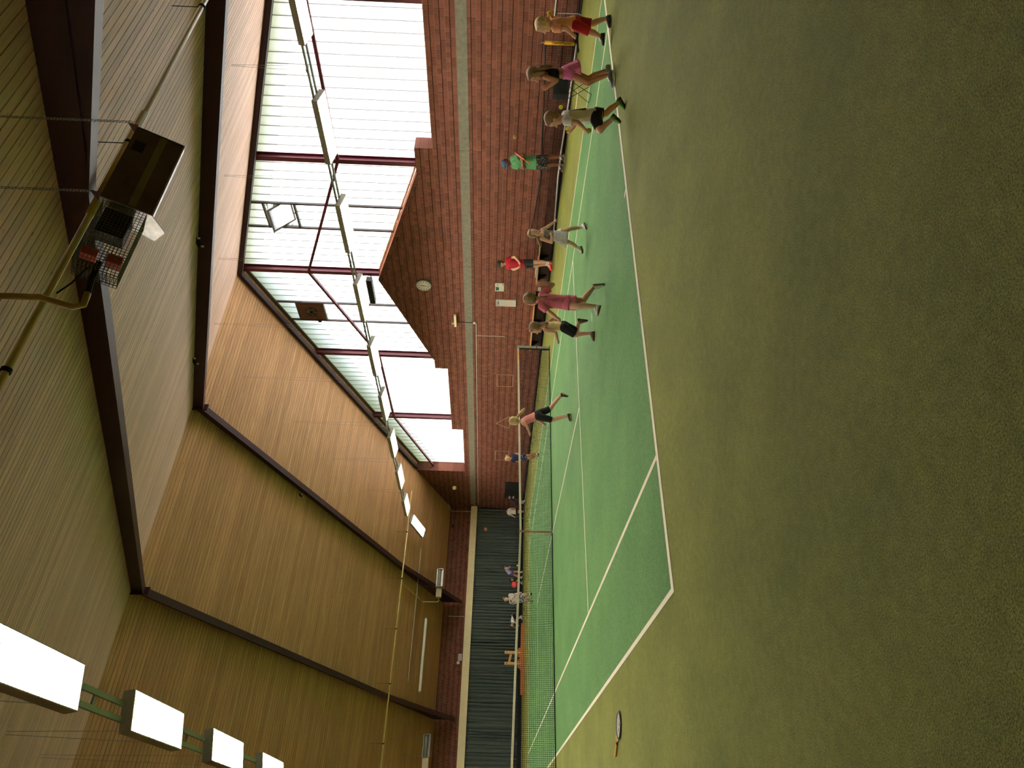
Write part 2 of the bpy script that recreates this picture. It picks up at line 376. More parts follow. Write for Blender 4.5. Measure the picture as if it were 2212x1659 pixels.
# ------------------------------------------------------------------ roof: boards, backing, rafters
ang = math.atan(KS); XO = XG+.90
ceil_far = empty('ceiling', (0, YR, ZR)); tag(ceil_far, 'spruce board ceiling slope above the curtained end', 'ceiling', kind='structure')
ceil_near = empty('ceiling.001', (0, YR, ZR)); tag(ceil_near, 'spruce board ceiling slope above the camera side', 'ceiling', kind='structure')
NP = 151; pit = 18.5/NP/math.cos(ang)
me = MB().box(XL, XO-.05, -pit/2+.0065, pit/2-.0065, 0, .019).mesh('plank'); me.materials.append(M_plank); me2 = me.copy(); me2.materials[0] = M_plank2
for s, par in ((1, ceil_far), (-1, ceil_near)):
    for i in range(NP):
        d = 18.5*(i+.5)/NP
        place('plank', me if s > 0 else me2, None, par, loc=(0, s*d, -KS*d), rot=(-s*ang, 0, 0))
    y1 = s*18.9
    MB().prism([(XL, 0, .025), (XL, y1, .025-KS*18.9), (XL, y1, .3-KS*18.9), (XL, 0, .3)], (XO-XL, 0, 0)).build('roof_deck', M_roofback, par)
def rafter(x, label):
    t = empty('roof_rafter', (x, YR, 0)); tag(t, label, 'rafter', kind='structure')
    H = .32
    for s in (-1, 1):
        bot = [(0, ZR-H), (13.0, ZR-H-KS*13.0), (18.35, ZR-H-KS*13.0-.49*5.35)]
        poly = [(0, 0, ZR+.02), (0, 0, bot[0][1])]+[(0, s*d, z) for d, z in bot[1:]]+[(0, s*18.35, roof_z(YR+18.35)+.02)]
        MB().prism([(-.008, p[1], p[2]) for p in poly], (.016, 0, 0)).build('web', M_rafter_shaded, t)
        fl = MB()
        for (d0, z0), (d1, z1) in zip(bot[:-1], bot[1:]):
            fl.beam((0, s*d0, z0), (0, s*d1, z1), .2, .022)
        fl.build('bottom_flange', M_rafter_shaded, t)
        MB().beam((0, s*13.0, bot[1][1]), (0, s*18.2, bot[1][1]-KS*5.2), .1, .016).build('haunch_flange', M_rafter_shaded, t)
    MB().box(-.1, .1, -.025, .025, ZR-.46, ZR).build('ridge_plate', M_rafter_shaded, t)
    return t
rafter(9.03, 'burgundy steel roof rafter nearest the glazed gable'); rafter(3.48, 'burgundy steel roof rafter passing behind the large heater'); rafter(-2.1, 'burgundy steel roof rafter overhead of the camera')
er = empty('roof_rafter', (XR+.08, YR, 0)); tag(er, 'dark steel edge beam along the top of the gable glazing', 'rafter', kind='structure')
for s in (-1, 1):
    MB().beam((0, 0, ZR-.08), (0, s*14.0, ZR-.08-KS*14.0), .15, .16).build('edge_beam', M_rafter_shaded, er)
    MB().beam((-.1, 0, ZR-.14), (-.1, s*13.9, ZR-.14-KS*13.9), .02, .05).build('cable_duct', M_black, er)

# ------------------------------------------------------------------ glazed gable: posts, braces, panes
M_frame = pmat('window_frame', (96, 84, 84), .5, .08, 5, spec=.4)
M_seal = bpy.data.materials.new('glazing_seal'); M_seal.use_nodes = True     # milky silicone, lets some daylight through
_n = M_seal.node_tree.nodes; _n.remove(_n['Principled BSDF']); _t = _n.new('ShaderNodeBsdfTranslucent'); _d = _n.new('ShaderNodeBsdfDiffuse'); _m = _n.new('ShaderNodeMixShader')
_nz = _n.new('ShaderNodeTexNoise'); _nz.inputs['Scale'].default_value = 6; _r = _n.new('ShaderNodeValToRGB'); _r.color_ramp.elements[0].color = (.42, .36, .35, 1); _r.color_ramp.elements[1].color = (.56, .49, .48, 1)
_l = M_seal.node_tree.links; _l.new(_nz.outputs['Fac'], _r.inputs[0]); _l.new(_r.outputs[0], _t.inputs['Color']); _d.inputs['Color'].default_value = (.45, .40, .39, 1); _m.inputs[0].default_value = .35
_l.new(_t.outputs[0], _m.inputs[1]); _l.new(_d.outputs[0], _m.inputs[2]); _l.new(_m.outputs[0], _n['Material Output'].inputs['Surface'])
def post(y, i):
    t = tag(empty('trim_%d' % i, (XG-.14, y, 0)), 'burgundy steel post in the gable glazing, number %d from the camera side' % (i-1), 'post', kind='structure')
    z0, z1 = sill_z(y)-.03, roof_z(y)
    MB().box(-.11, -.095, -.075, .075, z0, z1).build('flange', M_steel, t)
    MB().box(-.095, .1, -.006, .006, z0, z1).build('web', M_steel, t)
    MB().box(.1, .115, -.075, .075, z0, z1).build('flange', M_steel, t)
ALLC = [-2.4]+COLS
for i, y in enumerate(ALLC[1:-1]): post(y, i+2)
XB = XG-.22
bt = tag(empty('trim_8', (XB, YR, 0)), 'burgundy steel braces crossing the gable glazing', 'brace', kind='structure')
BR = [(-2.3, 4.9, 2.3, 6.5), (2.3, 6.52, 7.0, 6.56), (7.0, 6.56, YR, 8.38), (YR, 8.38, 16.4, 6.5), (16.4, 6.5, 21.1, 6.4), (21.1, 6.4, 25.75, 4.86)]
for y0, z0, y1, z1 in BR:
    MB().beam((0, y0-YR, z0), (0, y1-YR, z1), .09, .09).build('brace', M_steel, bt)
VZ0, VZ1 = 8.3, 9.28
def pane_mesh(y0, y1, za0, za1, zb0, zb1):
    """U channel glass: web towards the room, two flanges outwards"""
    me_ = MB()
    me_.add([(0, y0, za0), (0, y1, za1), (0, y1, zb1), (0, y0, zb0), (.04, y0, za0), (.04, y0, zb0), (.04, y1, za1), (.04, y1, zb1)],
            [(0, 3, 2, 1), (0, 4, 5, 3), (1, 2, 7, 6)])
    return me_
for w in range(6):
    Y0, Y1 = ALLC[w], ALLC[w+1]
    W = tag(empty('window_%d' % (w+1), (XG, (Y0+Y1)/2, 0)), ['translucent channel glass bay outside the view on the camera side', 'widest bright channel glass bay nearest the camera', 'channel glass bay with the tilted open casement', 'channel glass bay with the round extractor fan', 'channel glass bay with a stepped brick sill beyond the fan bay', 'shaded channel glass bay at the low far end'][w], 'window', kind='structure')
    cuts = [Y0, Y1]; mids = None
    if w in (2, 3): mids = ((Y0+Y1)/2-.5, (Y0+Y1)/2+.5); cuts = [Y0, mids[0], mids[1], Y1]
    for a, b in zip(cuts[:-1], cuts[1:]):
        n = max(1, round((b-a)/.31)); st = (b-a)/n
        for i in range(n):
            ya, yb = a+i*st+.006, a+(i+1)*st-.006
            if yb > YR+14.1-.05: yb = YR+14.1-.05
            zb = lambda q: min(sill_z(ya), sill_z(yb)) if abs(abs(q-YR)-2.3) > 2.3 else sill_z(q)
            segs = [(zb(ya)-.02, zb(yb)-.02, roof_z(ya)-.02, roof_z(yb)-.02)]
            if mids and a == mids[0]: segs = [(segs[0][0], segs[0][1], VZ0-.03, VZ0-.03), (VZ1+.03, VZ1+.03, segs[0][2], segs[0][3])]
            for s_ in segs: pane_mesh(ya, yb, *s_).build('pane', M_pane, W, world=False).location = (0, -(Y0+Y1)/2, 0)
            if i > 0:
                q = a+i*st
                for s_ in ([(min(sill_z(q-.01), sill_z(q+.01))-.02, roof_z(q)-.01)] if not (mids and a == mids[0]) else [(sill_z(q)-.02, VZ0-.03), (VZ1+.03, roof_z(q)-.01)]):
                    o = MB().add([(-.006, q-.010, s_[0]), (-.006, q+.010, s_[0]), (-.006, q+.010, s_[1]), (-.006, q-.010, s_[1]), (.006, q-.010, s_[0]), (.006, q+.010, s_[0]), (.006, q+.010, s_[1]), (.006, q-.010, s_[1])], [(0, 1, 2, 3), (1, 5, 6, 2), (4, 0, 3, 7)]).build('glazing_seal', M_seal, W); o.location = (0, -(Y0+Y1)/2, 0)
    if mids:
        for q in mids:
            o = MB().box(-.06, .04, q-.03, q+.03, sill_z(q)-.02, roof_z(q)).build('mullion', M_frame, W); o.location = (0, -(Y0+Y1)/2, 0)
        for z in (VZ0, VZ1):
            o = MB().box(-.06, .04, mids[0], mids[1], z-.03, z+.03).build('transom', M_frame, W); o.location = (0, -(Y0+Y1)/2, 0)
    # head rail under the roof and sill bead
    hr = MB(); ends = [Y0, Y1] if (Y0-YR)*(Y1-YR) >= 0 else [Y0, YR, Y1]
    for a, b in zip(ends[:-1], ends[1:]): hr.beam((-.02, a, roof_z(a)-.06), (-.02, b, roof_z(b)-.06), .07, .12)
    o = hr.build('head_rail', M_frame, W); o.location = (0, -(Y0+Y1)/2, 0)
    sb = MB(); q = Y0
    while q < Y1-.01:
        q1 = min(q+.47, Y1)
        if abs(sill_z(q+.01)-sill_z(q1-.01)) < .2: sb.beam((-.02, q, sill_z(q+.01)+.03), (-.02, q1, sill_z(q1-.01)+.03), .05, .06)
        q = q1
    o = sb.build('sill_bead', M_tan, W); o.location = (0, -(Y0+Y1)/2, 0)
    if w == 2:   # open casement pivoting on its horizontal axis
        ym, zm = (mids[0]+mids[1])/2-(Y0+Y1)/2, (VZ0+VZ1)/2
        cs = MB().box(-.02, .02, -.46, .46, -.44, -.38).box(-.02, .02, -.46, .46, .38, .44).box(-.02, .02, -.46, -.40, -.38, .38).box(-.02, .02, .40, .46, -.38, .38).build('casement_frame', pmat('casement_alu', (120, 112, 110), .45, .06, 4, metal=.3), W)
        cs.location = (-.02, ym, zm); cs.rotation_euler = (0, math.radians(-48), 0)
        for j in range(3):
            MB().box(-.006, .006, -.40+j*.2667+.004, -.40+(j+1)*.2667-.004, -.38, .38).build('pane', M_pane, cs)
    if w == 3:   # extractor fan panel
        ym, zm = (mids[0]+mids[1])/2-(Y0+Y1)/2, (VZ0+VZ1)/2
        M_fp = pmat('fan_panel', (120, 88, 76), .6, .08, 5)
        p_ = MB().box(-.03, .02, -.47, .47, -.46, .46).box(-.045, -.03, -.36, .36, -.36, -.33).box(-.045, -.03, -.36, .36, .33, .36).box(-.045, -.03, -.36, -.33, -.33, .33).box(-.045, -.03, .33, .36, -.33, .33).build('fan_panel', M_fp, W); p_.location = (0, ym, zm)
        for r_ in (.24, .19, .14, .09): MB().tube([(-.06, r_*math.cos(t), r_*math.sin(t)) for t in [2*math.pi*k/28 for k in range(28)]], .008, 6, close=True).build('guard_ring', pmat('fan_guard', (70, 62, 60), .5), p_)
        MB().cyl((-.03, 0, 0), (-.075, 0, 0), .06, seg=16).build('fan_motor', M_dark, p_)
        for k in range(5):
            t = 2*math.pi*k/5; c, s2 = math.cos(t), math.sin(t)
            MB().obox((-.045, .14*c, .14*s2), (.004, 0, 0), (.015, .085*c, .085*s2), (.012, -.05*s2, .05*c)).build('fan_blade', M_grey, p_)
        MB().tube([(-.07, 0, 0), (-.09, .1, -.12), (-.06, .36, -.16), (-.05, .52, -.2)], .008, 6).build('cable', M_black, p_)
        MB().box(-.08, -.04, .5, .58, -.28, -.16).build('switch_box', M_dark, p_)
# ------------------------------------------------------------------ outdoors beyond the glazing
M_lawn = pmat('lawn', (88, 104, 62), .95, .25, 2, .4, 40)
tag(MB().box(XG+.05, 120, -80, 140, -.5, -.3).build('ground_outside', M_lawn), 'sunny lawn outside the gable glazing', 'lawn', kind='structure')
M_leaf = pmat('leaves', (70, 118, 40), .7, .35, 6, rnd=.3, island=True); M_bark = pmat('bark', (92, 72, 54), .95, .3, 8, .5)
def tree(x, y, h, rad, label):
    t = tag(empty('tree', (x, y, -.3)), label, 'tree', 'trees outside the gable glazing')
    MB().tube([(0, 0, 0), (.1, .05, h*.4), (-.1, .1, h*.8)], [.28, .2, .08], 10).build('trunk', M_bark, t)
    lf = MB(); rnd = random.Random(int(x*10+y))
    for i in range(5200):
        u = Vector((rnd.gauss(0, 1), rnd.gauss(0, 1), rnd.gauss(0, 1))).normalized()*(rnd.random()**.35)
        c = Vector((u.x*rad, u.y*rad, h*.62+u.z*h*.36))
        a = Vector((rnd.gauss(0, 1), rnd.gauss(0, 1), rnd.gauss(0, 1))).normalized(); b_ = a.orthogonal().normalized(); s_ = rnd.uniform(.12, .26)
        lf.add([c-a*s_, c+b_*s_*.45, c+a*s_, c-b_*s_*.45], [(0, 1, 2, 3)])
    tag(lf.build('foliage', M_leaf, t), kind='stuff')
tree(25.5, 19.5, 15.5, 4.2, 'tall leafy tree seen through the open casement'); tree(27, 27.5, 13, 3.6, 'leafy tree outside beyond the low end of the glazing'); tree(27, 10, 13.5, 3.8, 'leafy tree outside beside the tall one')
# ------------------------------------------------------------------ curtains
M_curt = pmat('curtain_cloth', (76, 88, 84), .85, .12, 3, .15, 60, sheen=.15, stretch=(6, 6, .4))
CB = [14.36, 10.7, 7.05, 3.4, -.25, -3.9, -7.58]
CLAB = ['dark green pleated curtain panel in the corner by the black mat', 'dark green pleated curtain panel behind the crouching children', 'dark green pleated curtain panel behind the upturned bench', 'dark green pleated curtain panel left of the upturned bench', 'dark green pleated curtain panel at the left edge of the view', 'dark green pleated curtain panel beyond the left edge']
rc = random.Random(3)
for (x1, x0), lb in zip(zip(CB[:-1], CB[1:]), CLAB):
    n = int((x1-x0)/.018); ph = 0; R = []; pitch = .2; amp = .05
    pts = []
    for i in range(n+1):
        x = x0+.014+(x1-x0-.028)*i/n
        if i % 9 == 0: pitch = rc.uniform(.1, .26); amp = rc.uniform(.035, .085)
        ph += 2*math.pi*.018/pitch
        pts.append((x, amp*math.sin(ph), rc.uniform(-.004, .004), ph))
    mb = MB(); nz_ = 7
    for k in range(nz_):
        z = 2.62-(2.62-.10)*k/(nz_-1)
        for (x, a, j, p_) in pts:
            mb.v.append((x+j*k+.012*math.sin(p_*.31+k*.8), YF-.13+a*(.55+.07*k)+.01*math.sin(x*3+k), z))
    w_ = len(pts)
    for k in range(nz_-1):
        for i in range(w_-1): mb.f.append((k*w_+i, k*w_+i+1, (k+1)*w_+i+1, (k+1)*w_+i))
    o = mb.build('curtain', M_curt, smooth=True); tag(o, lb, 'curtain', 'pleated curtains along the end wall')
    md = o.modifiers.new('thick', 'SOLIDIFY'); md.thickness = .006

# ------------------------------------------------------------------ luminaires
M_tubeL = pmat('fluorescent_tube', (255, 250, 240), .4, 0, 1, emit=(1.0, .96, .89), estr=LAMP_STRENGTH)
M_refl = pmat('lamp_reflector', (238, 228, 200), .4, .03, 3)
M_blade = pmat('louver_blade', (226, 206, 150), .5, .03, 3)
M_rail = pmat('lamp_rail', (168, 172, 160), .45, .06, 4, metal=.3)
def make_lamp(split):
    """1.6 m luminaire, long axis along y, lit face down; origin at the centre of the lit face"""
    t = empty('ceiling_lamp'); Lh, Wh, H = .8, .225, .13
    h = MB().box(-Wh, Wh, -Lh, Lh, H-.012, H)
    for s in (-1, 1):
        h.box(min(s*Wh, s*(Wh-.012)), max(s*Wh, s*(Wh-.012)), -Lh, Lh, 0, H-.012)
        h.box(-Wh+.012, Wh-.012, min(s*Lh, s*(Lh-.012)), max(s*Lh, s*(Lh-.012)), 0, H-.012)
    h.build('housing', pmat('lamp_housing', (176, 174, 166), .5, .04, 3), t)
    MB().box(-Wh+.013, Wh-.013, -Lh+.013, Lh-.013, H-.02, H-.013).build('reflector', M_refl, t)
    for x in (-.14, 0, .14):
        tb = MB().cyl((x, -Lh+.05, .085), (x, Lh-.05, .085), .016, seg=6).build('tube', M_tubeL, t)
    lv = MB()
    for x in (-.07, .07): lv.box(x-.003, x+.003, -Lh+.013, Lh-.013, .004, .018)
    lg = lv.build('louver', M_blade, t); cross = MB(); bm_ = MB().box(-Wh+.014, Wh-.014, -.0012, .0012, .004, .018).mesh('louver_blade')
    bm_.materials.append(M_blade)
    for k in range(26):
        y = -Lh+.04+k*(2*Lh-.08)/25
        if split: place('louver_blade', bm_, None, lg, loc=(0, y, 0))
        else: cross.box(-Wh+.014, Wh-.014, y-.0012, y+.0012, .004, .018)
    if not split: cross.build('louver_blade', M_blade, lg)
    return t
lampA, lampB = make_lamp(True), make_lamp(False)
TILT = math.radians(11); used = {0: False, 1: False}
ORD = ['first', 'second', 'third', 'fourth', 'fifth', 'sixth', 'seventh', 'eighth', 'ninth']
def put_lamp(split, loc, rx, ry, label, group):
    src = lampA if split else lampB
    o = src if not used[split] else copy_tree(src); used[split] = True
    o.location = loc; o.rotation_euler = (rx, ry, 0); tag(o, label, 'lamp', group)
    return o
R1 = [.63+2.8*k for k in range(9)]; X1, Z1 = 11.235, 5.60; X2, Z2 = -.645, 5.68
for k, y in enumerate(R1):
    put_lamp(0, (X1, y, Z1), 0, TILT, 'louvered tube lamp, %s from the camera end of the row before the glazing' % ORD[k], 'tube lamps in the row before the glazing')
put_lamp(0, (X1, 25.42, 5.27), -math.radians(17), TILT, 'louvered tube lamp sloping down at the far end of the row before the glazing', 'tube lamps in the row before the glazing')
R2 = [.72+2.83*k for k in range(9)]
for k, y in enumerate(R2):
    put_lamp(1 if k < 3 else 0, (X2, y, Z2), 0, -TILT, 'brightly lit louvered tube lamp, %s of the row over the left alley' % ORD[k], 'tube lamps in the row over the left alley')
put_lamp(0, (X2, 25.9, 5.33), -math.radians(17), -TILT, 'added louvered tube lamp sloping down at the unseen far end of the left row', 'tube lamps in the row over the left alley')  # lamp added out of view to brighten the far wall
def rails(X, ys, Z, tilt, label):
    t = tag(empty('lamp_rail', (X, ys[0], Z)), label, 'rail')
    for s in (-.085, .085):
        for a, b in zip(ys[:-1], ys[1:]):
            mb = MB(); x = s*math.cos(tilt)+.12*math.sin(tilt); z = .125-s*math.sin(tilt)
            mb.box(x-.028, x+.028, a-ys[0]+.75, b-ys[0]-.75, z-.02, z+.02); mb.build('rail', M_rail, t)
    for a, b in zip(ys[:-1], ys[1:]):
        y = (a+b)/2-ys[0]; MB().box(-.1, .1, y-.03, y+.03, .15, .17).build('cross_plate', M_grey, t)
        top = roof_z((a+b)/2)-Z
        for s in (-1, 1): MB().cyl((s*.085, y, .17), (s*.02, y, top), .0035, seg=5).build('hanger_wire', M_grey, t)
    return t
rails(X1, R1, Z1, TILT, 'twin metal rails carrying the lamps before the glazing')
rails(X2, R2, Z2, -TILT, 'twin metal rails carrying the lamps over the left alley')
t = tag(empty('lamp_rail', (X1, 25.42, 5.27)), 'short sloping rail stub behind the last lamp before the glazing', 'rail')
for s in (-.085, .085): MB().beam((s, .78, -.12), (s, 1.35, -.30), .05, .03).build('rail', M_rail, t)
# unlit long lamp fixed to the gable post
t = tag(empty('wall_floodlight', (14.28, 12.05, 6.2)), 'dark unlit long floodlight on a bracket before the middle gable post', 'floodlight')
MB().box(-.10, .10, -.58, .58, -.10, .07).build('housing', pmat('floodlight_body', (42, 40, 42), .5, .1, 6), t)
MB().box(-.13, .13, -.62, .62, .07, .09).build('cover', M_grey, t); MB().box(.1, .42, -.3, -.26, .0, .04).build('bracket', M_grey, t)
# unlit white batten under the far slope
t = tag(empty('batten_lamp', (5.7, 27, 4.66)), 'long white unlit batten lamp hanging over the far curtains', 'lamp')
MB().box(-1.58, 1.58, -.075, .075, -.03, .05).build('housing', M_white, t)
for s in (-1, 1): MB().box(min(s*1.58, s*1.62), max(s*1.58, s*1.62), -.07, .07, -.05, .04).build('end_cap', M_grey, t)
MB().box(-1.55, 1.55, -.05, .05, -.055, -.03).build('diffuser', pmat('diffuser_off', (214, 216, 210), .5, .03, 2), t)
for x in (-.9, .5): MB().cyl((x, 0, .05), (x, .02, roof_z(27)-4.66), .004, seg=5).build('hanger_wire', M_grey, t)

# ------------------------------------------------------------------ gas pipes and heaters
def gas_pipe(y, z, x0, x1, r, label, xs):
    t = tag(empty('gas_pipe', (x0, y, z)), label, 'pipe')
    MB().cyl((0, 0, 0), (x1-x0, 0, 0), r, seg=12).build('pipe', M_yellowpipe, t, smooth=True)
    for x in xs:
        MB().cyl((x-x0-.02, 0, 0), (x-x0+.02, 0, 0), r+.012, seg=12).build('clamp', M_dark, t)
        MB().cyl((x-x0, 0, r), (x-x0, 0, roof_z(y)-z+.02), .005, seg=6).build('hanger_rod', M_dark, t)
    return t
gp = gas_pipe(-1.2, 5.74, XL+.02, XR-.02, .032, 'yellow gas pipe running under the ceiling past the large heater', (7.25, 4.35, 1.3, -2))
MB().cyl((4.9-(XL+.02), 0, 0), (3.2-(XL+.02), 0, 0), .042, seg=12).build('sleeve', M_yellowpipe, gp, smooth=True)
fp = gas_pipe(24.4, 5.66, XL+.02, 12.6, .03, 'yellow gas pipe running under the far ceiling slope', (10.5, 8.3, 6.1, 3.9, 1.7))
MB().tube([(12.6-XL-.02, 0, 0), (12.62-XL-.02, .0, .02), (12.62-XL-.02, .45, .05)], .028, 8).build('pipe_elbow', M_yellowpipe, fp)
M_hbody = pmat('heater_dark', (104, 94, 82), .55, .18, 5, metal=.2); M_mesh = pmat('heater_mesh', (104, 110, 86), .5, .1, 8, metal=.4)
def far_heater(x, label):
    t = tag(empty('radiant_heater', (x, 27, 4.15)), label, 'heater', 'gas heaters over the far curtains')
    MB().prism([(-.42, -.10, -.13), (-.42, .12, -.13), (-.42, .16, .15), (-.42, -.02, .15)], (.84, 0, 0)).build('reflector_hood', M_galv, t)
    MB().box(-.40, .40, -.14, -.105, -.02, .10).build('burner_plate', pmat('burner_ceramic', (92, 98, 82), .7, .15, 8), t)
    MB().prism([(-.43, -.24, -.15), (-.43, -.10, -.15), (-.43, -.10, -.12), (-.43, -.24, -.12)], (.86, 0, 0)).build('lower_lip', M_galv, t)
    MB().prism([(-.43, -.16, .13), (-.43, -.02, .16), (-.43, -.02, .18), (-.43, -.16, .16)], (.86, 0, 0)).build('upper_lip', M_galv, t)
    for s in (-1, 1): MB().prism([(s*.43, -.24, -.15), (s*.43, .12, -.15), (s*.43, .16, .17), (s*.43, -.16, .16)], (.012, 0, 0)).build('end_plate', M_galv, t)
    MB().box(-.9, -.44, -.10, .12, -.12, .14).build('burner_box', pmat('burner_box', (150, 138, 112), .5, .1, 6), t)
    for q in (-.38, .38): MB().cyl((q, .05, .16), (q, .05, roof_z(27.05)-4.15), .005, seg=5).build('hanger_chain', M_grey, t)
    MB().tube([(-.92, 0, 0), (-1.05, 0, -.02), (-1.12, 0, .06), (-1.12, 0, .5)], .02, 8).build('gas_hose', M_yellowpipe, t)
    return t
far_heater(9.21, 'small gas radiant heater hanging by the far rafter right of the batten lamp'); far_heater(1.96, 'small gas radiant heater hanging at the left edge over the far curtains')
t = tag(empty('gas_pipe', (8.09, 27, 4.65)), 'thin yellow gas branch pipe feeding the small far heater', 'pipe')
MB().tube([(0, 0, 0), (0, 0, .25), (0, -2.6, .98)], .018, 8).build('pipe', M_yellowpipe, t)
# large heater, seen from its back
HB = tag(empty('radiant_heater', (2.32, -2.49, 4.41)), 'large dark gas radiant heater with wire cage hanging near the camera', 'heater')
HB.scale = (.72, .72, .72)
u = Vector((0, .48, -.88)).normalized(); n_ = Vector((0, -.88, -.48)).normalized()     # across the back panel, and towards the camera
def hp(x, a, b): return tuple(Vector((x, 0, 0))+u*a+n_*b)
bk = MB(); bk.add([hp(-.56, -.24, .02), hp(.56, -.24, .02), hp(.56, .24, .02), hp(-.56, .24, .02), hp(-.56, -.22, -.16), hp(.56, -.22, -.16), hp(.56, .22, -.16), hp(-.56, .22, -.16)], [(0, 1, 2, 3), (4, 7, 6, 5), (0, 4, 5, 1), (1, 5, 6, 2), (2, 6, 7, 3), (3, 7, 4, 0)])
bk.build('hood_back', M_hbody, HB)
rb = MB().obox(hp(0, .045, .028), (.555, 0, 0), u*.035, n_*.008); rb.build('stiffening_rib', pmat('heater_rib', (128, 134, 88), .5, .1, 5, metal=.2), HB)
MB().obox(hp(.30, -.14, .024), (.075, 0, 0), u*.055, n_*.004).build('rating_plate', pmat('rating_plate', (44, 44, 40), .5), HB)
for s in (-1, 1):
    MB().prism([hp(s*.57, -.24, .03), hp(s*.57, .25, .03)]+([hp(s*.57, .40, -.16), hp(s*.57, .32, -.34)] if s < 0 else [hp(s*.57, .2, -.2)])+[hp(s*.57, -.2, -.2)], (s*.01, 0, 0)).build('end_plate', M_galv, HB)
MB().obox(hp(0, .25, -.02), (.57, 0, 0), u*.008, n_*.05).build('lower_edge', M_galv, HB)
for q in (.50, -.62): MB().prism([hp(q, -.24, 0), hp(q+.14, -.24, 0), hp(q+.1, -.34, 0)], tuple(n_*-.006)).build('hanger_lug', M_galv, HB)
# wire mesh cage with control box
cg = MB()
def bar(a, b, r=.0035): cg.tube([a, b], r, 4)
X0, X1c = -1.42, -.57; A0, A1, B0, B1 = -.20, .20, .02, -.22
for i in range(25):
    x = X0+(X1c-X0)*i/24
    for b in (B0, B1): bar(hp(x, A0, b), hp(x, A1, b))
    for a in (A0, A1): bar(hp(x, a, B0), hp(x, a, B1))
for j in range(13):
    a = A0+(A1-A0)*j/12
    for b in (B0, B1): bar(hp(X0, a, b), hp(X1c, a, b))
    bar(hp(X0, a, B0), hp(X0, a, B1))
for j in range(7):
    b = B0+(B1-B0)*j/6
    for a in (A0, A1): bar(hp(X0, a, b), hp(X1c, a, b))
    bar(hp(X0, A0, b), hp(X0, A1, b))
cg.build('wire_cage', M_mesh, HB)
MB().obox(hp(-.80, -.03, -.1), (.16, 0, 0), u*.13, n_*.08).build('blower_unit', pmat('blower', (46, 46, 38), .6, .25, 9, metal=.3), HB)
M_red = pmat('red_control_box', (226, 96, 76), .5, .05, 4)
for a in (-.11, .11): MB().obox(hp(-1.24, a, -.06), (.045, 0, 0), u*.07, n_*.05).build('control_box', M_red, HB)
MB().tube([hp(-1.3, 0, -.05), hp(-1.5, .0, -.08), hp(-1.66, .02, -.10)], .028, 8).build('gas_cock', M_dark, HB)
MB().tube([hp(-1.66, .02, -.10), hp(-1.80, .03, -.10), hp(-1.86, -.04, -.10), hp(-1.86, -.3, -.10), tuple(Vector(hp(-1.86, -.3, -.10))+Vector((0, 0, 1.85)))], .03, 10).build('feed_pipe', M_yellowpipe, HB, smooth=True)
MB().tube([hp(-1.45, -.06, 0), hp(-1.66, -.12, -.02), hp(-1.78, -.2, -.08)], .008, 6).build('cable', M_dark, HB)
for q in (.53, -.62):
    a = Vector(hp(q+.1, -.32, 0)); top = (roof_z(-2.49+a.y*.72)-4.41)/.72; ch = MB(); k = 0; z = a.z
    while z < top:
        pts = [(.014*math.cos(t), .022*math.sin(t)) for t in [2*math.pi*j/8 for j in range(8)]]
        ch.tube([(a.x+(p[0] if k % 2 else 0), a.y+(0 if k % 2 else p[0]), z+p[1]) for p in pts], .0035, 4, close=True); z += .034; k += 1
    ch.build('chain', M_grey, HB)

# white conduits on the far slope
t = tag(empty('conduit', (8.3, 28.6, 4.6)), 'thin white cable conduit above the far curtains', 'conduit')
MB().tube([(2.2, -2.2, .55), (-.3, -2.2, .55), (-3.9, -2.2, .55)], .012, 6).build('pipe', M_white, t)
t = tag(empty('conduit', (8.35, YF-.02, 3.0)), 'short white conduit on brick beside the far rafter foot', 'conduit')
MB().tube([(0, 0, 0), (0, 0, .85)], .014, 6).build('pipe', M_white, t)
t = tag(empty('conduit', (14.2, YF-.03, 2.95)), 'short grey conduit in the far brick corner', 'conduit')
MB().tube([(0, 0, 0), (0, 0, 1.12), (.2, -.5, 1.28)], .012, 6).build('pipe', M_white, t)
# emergency light, round alarm, small boxes on the far wall
t = tag(empty('emergency_light', (6.34, YF-.02, 3.09)), 'white emergency light on the brick above the far curtains', 'light'); MB().box(-.16, .16, -.05, .02, -.09, .09).build('housing', M_white, t); MB().box(-.13, .13, -.065, -.05, -.06, .06).build('lens', pmat('light_lens', (190, 192, 190), .3), t)
t = tag(empty('wall_clock', (6.08, YF-.02, 3.17)), 'small round white clock beside the emergency light', 'clock'); MB().cyl((0, .02, 0), (0, -.03, 0), .09, seg=20).build('case', pmat('clock_case_red', (150, 90, 80), .4), t); MB().cyl((0, -.03, 0), (0, -.034, 0), .072, seg=20).build('dial', M_white, t); MB().box(-.006, .006, -.04, -.034, -.01, .05).box(-.01, .045, -.04, -.034, -.006, .006).build('hands', M_black, t)
t = tag(empty('speaker_box', (13.3, YF-.02, 3.9)), 'small black sensor under the ceiling in the far corner', 'sensor'); MB().box(-.07, .07, -.09, .02, -.05, .05).build('housing', M_black, t); MB().cyl((0, -.1, 0), (0, -.09, 0), .035, seg=12).build('lens', M_dark, t)

